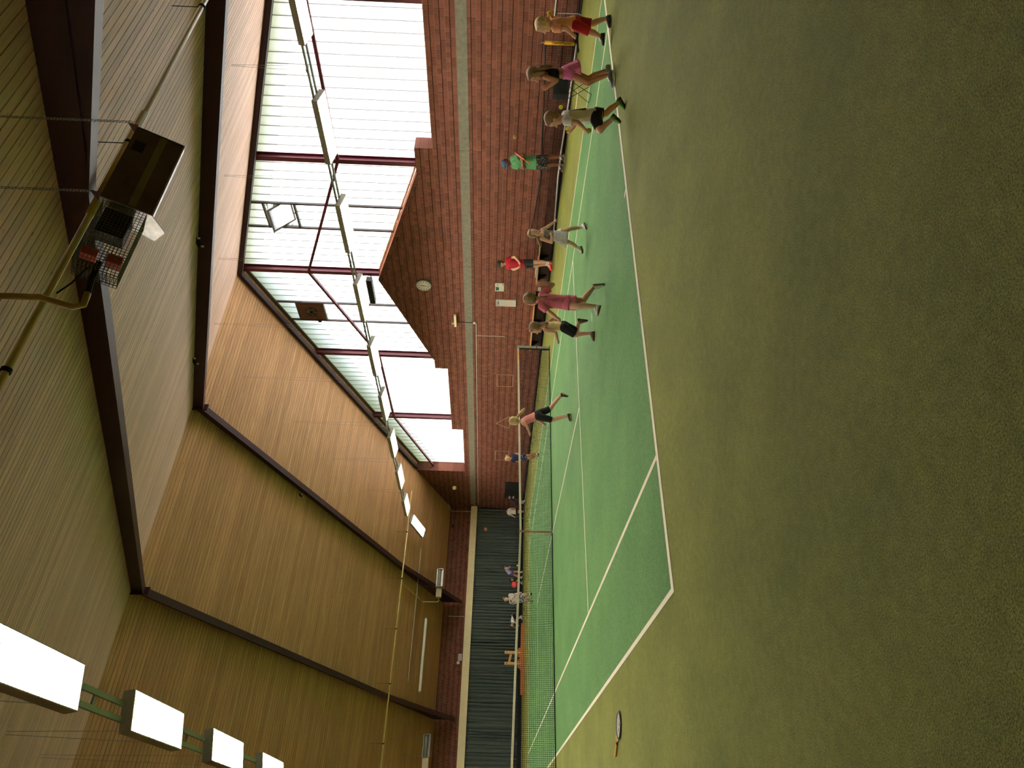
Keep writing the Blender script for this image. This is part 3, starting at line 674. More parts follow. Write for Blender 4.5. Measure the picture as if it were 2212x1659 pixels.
# ------------------------------------------------------------------ main tennis net
NY = CL/2
M_cord = pmat('net_cord', (14, 15, 16), .8, .05, 10); M_band = pmat('net_band', (214, 206, 182), .8, .05, 6, .1, 60); M_strap = pmat('centre_strap', (146, 112, 96), .85, .1, 20)
net = tag(empty('tennis_net', (CW/2, NY, 0)), 'black tennis net with a white top band across the court', 'net')
XE = CW/2+.914
def net_top(x): return .914+(1.07-.914)*abs(x)/XE
nm = MB(); nv = int(2*XE/.0445)
for i in range(nv+1):
    x = -XE+.03+(2*XE-.06)*i/nv; sag = .006*math.sin(i*.37)
    nm.box(x-.0032, x+.0032, -.003+sag, .003+sag, .012, net_top(x)-.03)
for j in range(21):
    nseg = 40; f = j/21
    for k in range(nseg):
        xa, xb = -XE+.02+(2*XE-.04)*k/nseg, -XE+.02+(2*XE-.04)*(k+1)/nseg
        ds = lambda x: .05*f*(1-f)*math.sin(x*1.7)*.6
        za, zb_ = .02+f*(net_top(xa)-.06)-abs(ds(xa)), .02+f*(net_top(xb)-.06)-abs(ds(xb))
        nm.add([(xa, -.003, za-.0032), (xb, -.003, zb_-.0032), (xb, .003, zb_-.0032), (xa, .003, za-.0032), (xa, -.003, za+.0032), (xb, -.003, zb_+.0032), (xb, .003, zb_+.0032), (xa, .003, za+.0032)], [(0, 3, 2, 1), (4, 5, 6, 7), (0, 1, 5, 4), (2, 3, 7, 6)])
tag(nm.build('net_mesh', M_cord, net), kind='stuff')
tb = MB()
for s in (-1, 1): tb.prism([(0, -.012, net_top(0)-.055), (0, .012, net_top(0)-.055), (0, .012, net_top(0)), (0, -.012, net_top(0))], (s*(XE-.03), 0, .15))
tb.build('top_band', M_band, net)
MB().tube([(-XE+.02, -.014, net_top(XE)-.03), (0, -.014, net_top(0)-.028), (XE-.02, -.014, net_top(XE)-.03)], .003, 5).build('band_seam', pmat('seam', (150, 140, 116), .9), net)
MB().box(-XE+.02, XE-.02, -.008, .008, .004, .028).build('bottom_cord', M_cord, net)
for s in (-1, 1):
    MB().box(s*(XE-.06)-.022, s*(XE-.06)+.022, -.008, .008, .02, 1.03).build('side_band', M_black, net)
    MB().box(s*XE-.035, s*XE+.035, -.045, .045, 0, 1.07).build('post', pmat('net_post', (176, 180, 172), .4, .05, 4, metal=.5), net)
    MB().box(s*XE-.05, s*XE+.05, -.06, .06, 0, .02).build('foot_plate', M_black, net)
    MB().box(s*XE-.038, s*XE+.038, -.05, .05, .42, .44).build('strap', M_black, net)
MB().box(-.026, .026, -.017, .017, .0, .93).build('centre_strap', M_strap, net)
MB().box(XE-.55, XE-.16, -.014, .014, 1.005, 1.055).build('band_label', pmat('band_label', (226, 190, 110), .7), net)

# ------------------------------------------------------------------ low practice net against the brick wall
pn = tag(empty('practice_net', (14.2, 2.9, 0)), 'low sagging black practice net with a yellow end sleeve before the brick wall', 'net')
TP = [(0, .80), (.5, .77), (1.3, .735), (2.4, .69), (3.3, .655), (3.9, .645), (4.6, .68), (5.4, .74), (6.0, .80)]
def ptop(y):
    for (a, za), (b, zb2) in zip(TP[:-1], TP[1:]):
        if a <= y <= b: return za+(zb2-za)*(y-a)/(b-a)
    return .8
pm = MB(); n2 = 130
for i in range(n2+1):
    y = 6*i/n2; pm.box(-.003, .003, y-.003, y+.003, .03, ptop(y))
for j in range(17):
    f = j/16
    for (a, za), (b, zb2) in zip(TP[:-1], TP[1:]):
        pm.beam((0, a, .04+f*(za-.06)), (0, b, .04+f*(zb2-.06)), .006, .006)
tag(pm.build('net_mesh', M_cord, pn), kind='stuff')
MB().tube([(0, y, z) for y, z in TP], .022, 8).build('top_band', M_black, pn)
MB().tube([(-.05, 0, .05), (-.04, 1.5, .08), (-.03, 3.0, .13), (-.02, 3.9, .14), (0, 6, .08)], .024, 10).build('bottom_tube', pmat('alu_tube', (204, 204, 208), .3, .05, 4, metal=.4), pn, smooth=True)
MB().tube([(0, 0, .02), (0, 0, .9)], .02, 8).build('end_post', M_grey, pn); MB().tube([(0, 6, .02), (0, 6, .84)], .02, 8).build('end_post', M_grey, pn)
for y in (0, 6): MB().tube([(-.35, y, .02), (.2, y, .02)], .02, 8).build('foot_bar', M_black, pn)
M_sleeve = pmat('yellow_sleeve', (226, 178, 48), .6, .25, 30)
MB().cyl((0, 0, .1), (0, 0, .82), .045, seg=14).build('yellow_sleeve', M_sleeve, pn, smooth=True)
vd = Vector((-16.2, -8.9, .5)).normalized(); sx = Vector((0, 0, -1)); sz = (vd-sx*vd.dot(sx)).normalized(); sy = sz.cross(sx)
text('lettering', 'TennisPlanet', .092, M_black, pn, axes(sx, sy, sz, Vector((14.2, 2.9, .42))+sz*.0465))
# rebound net at the right edge
rn = tag(empty('rebound_net', (14.0, 1.2, 0)), 'low rebound net on a bent grey tube frame at the right edge', 'net')
MB().tube([(0, -1.2, .60), (0, .98, .65)], .016, 8).build('top_tube', pmat('white_tube', (226, 224, 220), .35), rn)
MB().tube([(0, -1.2, .575), (0, .98, .62)], .02, 8).build('top_hem', M_black, rn)
MB().tube([(.02, .9, .58), (-.12, .82, .14), (-.13, .83, .07), (-.10, .9, .05), (.02, 1.08, .05)], .013, 8).build('bent_leg', M_grey, rn)
MB().tube([(.0, -1.2, .06), (.0, 1.0, .06)], .02, 8).build('bottom_hem', M_black, rn)
wm = MB()
for i in range(56):
    for s in (-1, 1):
        a = -1.2+2.18*i/55; wm.beam((0, a, .08), (0, min(max(a+s*.5, -1.2), .98), .08+.5*abs(min(max(a+s*.5, -1.2), .98)-a)/.5), .003, .003)
tag(wm.build('net_mesh', M_cord, rn), kind='stuff')

# ------------------------------------------------------------------ ball basket
bk = tag(empty('ball_basket', (10.68, 1.9, 0), -math.radians(34.7)), 'black wire ball basket on crossed wire legs behind the girl in pink shorts', 'basket')
w2 = MB()
for z in [.47+.022*i for i in range(14)]:
    w2.tube([(-.15, -.13, z), (.15, -.13, z), (.15, .13, z), (-.15, .13, z)], .004, 4, close=True)
for k in range(13):
    x = -.15+.3*k/12
    for y in (-.13, .13): w2.tube([(x, y, .47), (x, y, .76)], .004, 4)
    y = -.13+.26*k/12
    for x in (-.15, .15): w2.tube([(x, y, .47), (x, y, .76)], .004, 4)
w2.build('wire_sides', M_black, bk)
MB().box(-.145, .145, -.125, .125, .465, .475).build('bottom', M_black, bk); MB().box(-.14, .14, -.12, -.112, .475, .74).box(-.14, .14, .112, .12, .475, .74).box(-.14, -.132, -.112, .112, .475, .74).box(.132, .14, -.112, .112, .475, .74).build('liner', M_dark, bk)
for s in (-1, 1):
    MB().tube([(-.15*s, -.13, .47), (.16*s, -.2, .012), (.16*s, .2, .012), (-.15*s, .13, .47)], .006, 5).build('wire_leg', M_black, bk)
rb_ = random.Random(5)
def ball_mat(n, a, b):
    M = pmat(n, a, .9, .08, 60, .3, 300); nt = M.node_tree
    if b:
        N = nt.nodes; L = nt.links; P = N['Principled BSDF']; tc = [x for x in N if x.type == 'TEX_COORD'][0]
        sp = N.new('ShaderNodeSeparateXYZ'); L.new(tc.outputs['Object'], sp.inputs[0]); g = N.new('ShaderNodeMath'); g.operation = 'GREATER_THAN'; g.inputs[1].default_value = 0; L.new(sp.outputs[2], g.inputs[0])
        mx = N.new('ShaderNodeMix'); mx.data_type = 'RGBA'; src = P.inputs['Base Color'].links[0].from_socket
        L.new(g.outputs[0], mx.inputs[0]); L.new(src, mx.inputs[6]); mx.inputs[7].default_value = lin(*b); L.new(mx.outputs[2], P.inputs['Base Color'])
    return M
M_ballY = ball_mat('ball_yellow', (214, 226, 44), None); M_ballRY = ball_mat('ball_red_yellow', (150, 30, 34), (236, 220, 60)); M_ballR = ball_mat('ball_orange', (196, 92, 66), (228, 190, 130)); M_ballP = ball_mat('ball_pale', (232, 214, 150), None)
bs = MB().ell((0, 0, 0), (1, 1, 1), 20, 13)
for s in (-1, 1):
    pass
def ball(loc, r, M, label, rot=(0, 0, 0)):
    o = empty('tennis_ball', loc); tag(o, label, 'ball', 'tennis balls about the court')
    mb = MB().ell((0, 0, 0), (r, r, r), 20, 13); c = mb.build('felt', M, o, smooth=True); c.rotation_euler = rot
    pts = []
    for k in range(40):
        t = 2*math.pi*k/40; A, B = .75, .25
        v = Vector((A*math.cos(t)+B*math.cos(3*t), A*math.sin(t)-B*math.sin(3*t), 2*math.sqrt(A*B)*math.sin(2*t))).normalized()*r*1.004; pts.append(v)
    c2 = MB().tube(pts, r*.05, 5, close=True).build('seam', pmat('ball_seam', (226, 224, 190), .8), o); c2.rotation_euler = rot
    return o
ball((8.707, 1.0, .724), .036, M_ballY, 'bright yellow tennis ball in the air by the running boy')
ball((9.427, -.205, 1.01), .047, M_ballRY, 'yellow and dark red ball in the raised hand of the girl in orange', (2.2, .5, 0))
ball((6.42, -.165, .785), .036, M_ballRY, 'red and yellow ball in front of the running boy', (1.2, .5, 0))
ball((6.235, -.285, .515), .036, M_ballY, 'yellow ball in the lowered hand of the running boy')
ball((7.082, .471, 1.5), .042, M_ballR, 'orange and white ball in the air before the brick wall by the coach', (.9, .3, 0))
ball((4.213, 6.715, 2.451), .04, M_ballP, 'pale yellow ball high in the air before the far brick corner')
ball((4.53, 9.537, 1.82), .038, M_ballR, 'orange ball in the air before the dark curtain', (-2.4, .2, 0))
ball((7.603, 16.963, .034), .034, M_ballY, 'green yellow ball on the carpet behind the centre strap')
ball((13.6, 29.5, .034), .034, M_ballP, 'pale ball on the carpet at the foot of the far curtain')
ball((8.593, 23.145, .548), .036, M_ballP, 'pale ball just above the net before the child in purple')
# flat white marker strip on the carpet
t = tag(empty('marker_strip', (13.0, 3.7, 0)), 'flat white rubber marker strip on the carpet behind the running boy', 'marker'); MB().box(-.04, .04, -.35, .25, .0005, .008).build('strip', M_line, t); MB().box(-.045, .045, .25, .28, .0005, .01).build('end', M_white, t)

# ------------------------------------------------------------------ racket lying on the carpet
def racket(loc, rz, L, label, frame, frame2, grip, tilt=0, rx=0):
    t = tag(empty('tennis_racket', loc, rz), label, 'racket'); t.rotation_euler = (rx, tilt, rz)
    k = L/.63; cx, a, b = .46*k, .165*k, .125*k
    head = [(cx+a*math.cos(q), b*math.sin(q), .014) for q in [2*math.pi*i/40 for i in range(40)]]
    MB().tube(head, .0115, 8, close=True).build('frame', frame, t, smooth=True)
    for s in (-1, 1): MB().tube([(.22*k, s*.008, .014), (.26*k, s*.03, .014), (cx-a*.82, s*b*.60, .014)], .009, 8).build('throat_arm', frame2, t, smooth=True)
    MB().tube([(.17*k, 0, .014), (.225*k, 0, .014)], [.014, .012], 10).build('collar', pmat('racket_collar', (130, 40, 34), .5), t)
    MB().tube([(0, 0, .016), (.012, 0, .016), (.165*k, 0, .015), (.18*k, 0, .015)], [.017, .0165, .0145, .013], 10).build('grip', grip, t)
    st = MB()
    for i in range(-8, 9):
        y = i*.0138*k
        if abs(y) < b: h = a*math.sqrt(1-(y/b)**2); st.box(cx-h, cx+h, y-.0018, y+.0018, .0130, .0150)
    for i in range(-9, 10):
        x = i*.0165*k
        if abs(x) < a: h = b*math.sqrt(1-(x/a)**2); st.box(cx+x-.0018, cx+x+.0018, -h, h, .0130, .0150)
    st.build('strings', pmat('racket_strings', (226, 222, 204), .6), t)
    for x in (-.04, .045): MB().box(cx+x*k-.018, cx+x*k+.018, -.05, -.02, .0152, .0156).build('string_mark', M_black, t)
    return t
M_fr = pmat('racket_frame_dark', (40, 40, 44), .35, .05, 4, spec=.6); M_fy = pmat('racket_frame_yellow', (232, 206, 90), .35, .05, 4, spec=.6); M_gr = pmat('racket_grip', (214, 172, 92), .8, .08, 30)
racket((-.895, 3.574, 0), math.atan2(-.491, .401), .634, 'black and yellow tennis racket lying alone on the carpet', M_fr, M_fy, M_gr)

# ------------------------------------------------------------------ things on the gable wall
X = XR
t = tag(empty('wall_clock', (X-.02, 11.82, 4.36)), 'round white clock high on the brick gable', 'clock')
MB().cyl((0, 0, 0), (-.05, 0, 0), .27, seg=32).build('case', pmat('clock_rim', (150, 150, 152), .3, .05, 4, metal=.7), t)
MB().cyl((-.05, 0, 0), (-.054, 0, 0), .235, seg=32).build('dial', M_white, t)
for k in range(12):
    a = 2*math.pi*k/12; c, s = math.cos(a), math.sin(a); MB().obox((-.056, .19*s, .19*c), (.002, 0, 0), (0, .025*s, .025*c), (0, .011*c, -.011*s)).build('hour_mark', M_black, t)
MB().obox((-.059, .012, -.07), (.002, 0, 0), (0, .012, -.10), (0, .006, .0008)).build('minute_hand', M_black, t); MB().obox((-.058, -.003, .05), (.002, 0, 0), (0, -.006, .075), (0, .009, .0008)).build('hour_hand', M_black, t)
t = tag(empty('notice_board', (X-.012, 11.81, 1.725)), 'white notice with a green shape on the brick wall', 'sign')
MB().box(-.012, .008, -.2, .2, -.155, .155).build('panel', M_white, t)
MB().prism([(-.016, .16, .13), (-.016, -.03, .13), (-.016, .0, .02), (-.016, .14, .02)][::1], (.004, 0, 0)).build('green_shape', pmat('sign_green', (24, 96, 66), .6), t)
for z, a, b in ((.07, -.16, -.08), (.05, -.15, -.10), (.1, -.14, -.09), (-.11, -.17, -.10), (-.125, -.17, -.10)): MB().box(-.014, -.012, a, b, z-.006, z+.006).build('print_line', M_black, t)
t = tag(empty('score_board', (X-.02, 12.61, 1.48)), 'tall white score board with orange number tabs on the brick wall', 'scoreboard')
MB().box(-.02, .015, -.17, .17, -.365, .365).build('panel', M_white, t)
M_or = pmat('orange_tab', (226, 92, 56), .5)
for z in (.02, -.04, -.10, -.16):
    for s in (-1, 1): MB().box(-.012, .004, min(s*.17, s*.235), max(s*.17, s*.235), z-.016, z+.016).build('number_tab', M_or, t)
MB().box(-.012, .004, .17, .235, .28, .32).build('number_tab', M_or, t)
MB().box(-.023, -.02, -.13, .13, .25, .262).box(-.023, -.02, -.13, .13, .29, .302).box(-.023, -.02, -.02, .02, .262, .29).box(-.023, -.02, -.13, .13, .33, .338).build('printed_mark', M_black, t)
t = tag(empty('wall_socket', (X-.01, 11.83, .33)), 'white double power socket low on the brick wall', 'socket'); MB().box(-.015, .008, -.085, .085, -.045, .045).build('plate', M_white, t)
for s in (-1, 1): MB().cyl((-.012, s*.042, 0), (-.018, s*.042, 0), .026, seg=14).build('outlet', M_grey, t)
t = tag(empty('wall_lamp', (X, 13.6, 3.33)), 'beige bracket lamp on the brick above the concrete band', 'lamp')
MB().box(-.16, -.08, -.33, .30, -.05, .03).build('housing', M_tan, t); MB().box(-.1, .01, .16, .2, -.02, .02).build('bracket', M_tan, t); MB().cyl((-.1, .2, .12), (-.02, .2, .02), .035, seg=12).build('joint', M_white, t)
t = tag(empty('cable', (X, 13.77, 3.3)), 'black cable dropping from the bracket lamp over the concrete band', 'cable'); MB().tube([(-.02, 0, 0), (-.03, .005, -.3), (-.03, .01, -.61)], .012, 6).build('sheath', M_black, t)
t = tag(empty('conduit', (X, 13.8, 2.56)), 'white conduit running along the brick just under the concrete band', 'conduit'); MB().box(-.03, .002, -.05, .05, .03, .11).build('junction_box', M_white, t)
MB().tube([(-.014, 0, .08), (-.014, .03, 0), (-.014, 15.9, .0)], .013, 6).build('pipe', M_white, t)
for k in range(14): MB().box(-.03, .002, .6+1.1*k, .63+1.1*k, -.018, .018).build('clip', M_grey, t)
t = tag(empty('conduit', (X, 14.55, 2.54)), 'thin white conduit dropping down the brick to a small box', 'conduit'); MB().tube([(-.012, 0, 0), (-.012, 0, -1.08)], .01, 6).build('pipe', M_white, t); MB().box(-.04, .002, -.04, .04, -1.15, -1.07).build('box', pmat('brown_box', (120, 92, 78), .6), t)
M_chalk = pmat('target_tape', (186, 160, 142), .9, .1, 12)
def target(pts, label):
    c = [sum(p[i] for p in pts)/len(pts) for i in (0, 1)]; t = tag(empty('target_outline', (X, c[0], c[1])), label, 'target', 'practice targets taped on the brick wall')
    for (a, b), (d, e) in zip(pts, pts[1:]+pts[:1]): MB().beam((-.003, a-c[0], b-c[1]), (-.003, d-c[0], e-c[1]), .022, .006, side=(1, 0, 0)).build('tape_strip', M_chalk, t)
def target_fix(): pass
target([(17.07, 1.055), (17.91, 1.04), (17.93, 1.70), (17.07, 1.715)], 'taped square target on the brick nearer the net post')
target([(20.3, 1.11), (21.32, 1.08), (20.94, 1.69)], 'taped triangle target on the brick between two squares')
target([(23.5, 1.03), (24.4, 1.03), (24.4, 1.69), (23.5, 1.69)], 'taped square target on the brick near the far corner')
t = tag(empty('rubber_mat', (X-.02, 27.75, .7)), 'black rubber mat hung on the brick in the far corner', 'mat'); MB().prism([(-.03, -.98, .42), (-.03, -.93, -.36), (-.03, .95, -.33), (-.03, .98, .38)], (.035, 0, 0)).build('sheet', pmat('mat_rubber', (30, 33, 32), .8, .2, 5, .2), t)
for y in (-.9, .9): MB().cyl((-.04, y, .36), (.0, y, .36), .014, seg=8).build('hook', M_grey, t)
# benches fixed to the brick wall
M_panel = pmat('bench_panel', (66, 48, 46), .7, .12, 5)
def wall_bench(y0, y1, label):
    t = tag(empty('wall_bench', (X, (y0+y1)/2, 0)), label, 'bench', 'benches fixed to the brick wall'); h = (y1-y0)/2
    for i in range(3): MB().box(-.31+.105*i, -.215+.105*i, -h, h, .455, .49).build('seat_slat', M_wood, t)
    MB().box(-.035, -.002, -h+.05, h-.05, .1, .42).build('back_panel', M_panel, t)
    for y in (-h+.25, 0, h-.25): MB().prism([(-.28, y-.025, .455), (-.28, y-.025, .41), (-.12, y-.025, .22), (-.035, y-.025, .12), (-.035, y-.025, .455)], (0, .05, 0)).build('bracket', M_black, t)
    return t
wall_bench(9.02, 11.35, 'wall bench with light slats behind the player in red'); wall_bench(11.95, 15.0, 'wall bench with light slats behind the girls in pink and yellow')
t = tag(empty('kit_bag', (X-.17, 10.72, .4905)), 'flat grey green folder lying on the wall bench left of the player in red', 'folder'); MB().box(-.13, .13, -.26, .26, 0, .035).build('cover', pmat('folder_teal', (134, 156, 150), .6), t); MB().box(-.12, .12, -.25, .25, .035, .045).build('sheets', M_white, t)
t = tag(empty('kit_bag', (X-.17, 9.62, .4905)), 'flat dark green bag lying on the wall bench right of the player in red', 'bag'); MB().box(-.12, .12, -.32, .32, 0, .045).build('body', pmat('bag_green', (62, 74, 56), .8, .15, 9), t); MB().tube([(-.05, -.1, .04), (-.05, -.06, .09), (-.05, .06, .09), (-.05, .1, .04)], .008, 6).build('handle', M_black, t)
# upturned wooden bench by the far curtain
t = tag(empty('upturned_bench', (5.8, 27.7, 0)), 'upturned orange wooden bench with legs in the air by the far curtain', 'bench')
MB().box(-1.62, 1.62, -.2, -.03, 0, .035).build('seat_plank', M_woodo, t); MB().box(-1.62, 1.62, .0, .17, 0, .035).build('seat_plank', M_woodo, t)
MB().box(-1.55, 1.55, -.21, -.17, .035, .16).build('side_rail', M_woodo, t); MB().box(-1.55, 1.55, .14, .18, .035, .16).build('side_rail', M_woodo, t)
for x in (-.27, .22):
    MB().box(x-.06, x+.06, -.17, -.13, .035, .92).build('leg', M_wood, t); MB().box(x-.02, x+.02, -.172, -.17, .80, .84).build('bolt_hole', M_black, t)
    MB().prism([(x-.28, -.13, .16), (x+.28, -.13, .16), (x+.06, -.13, .42), (x-.06, -.13, .42)], (0, .03, 0)).build('gusset', M_woodo, t)
MB().beam((-.3, -.12, .72), (.26, -.12, .60), .03, .11).build('cross_rail', M_wood, t)

# ------------------------------------------------------------------ small white ceiling clips on the rafters
for i, (x, d, s, lb) in enumerate(((8.86, 7.0, -1, 'pair of small white insulators on the near rafter'), (8.86, 2.6, -1, 'pair of small white insulators near the ridge on the near rafter'), (8.86, 5.6, 1, 'pair of small white insulators on the far rafter slope'))):
    t = tag(empty('insulator_pair', (x, YR+s*d, roof_z(YR+d)-.10)), lb, 'insulator')
    for y in (-.12, .12): MB().cyl((0, y, -.02), (0, y, .03), .022, seg=10).build('knob', M_white, t)
    MB().box(-.01, .01, -.14, .14, .03, .11).build('holder', M_dark, t)
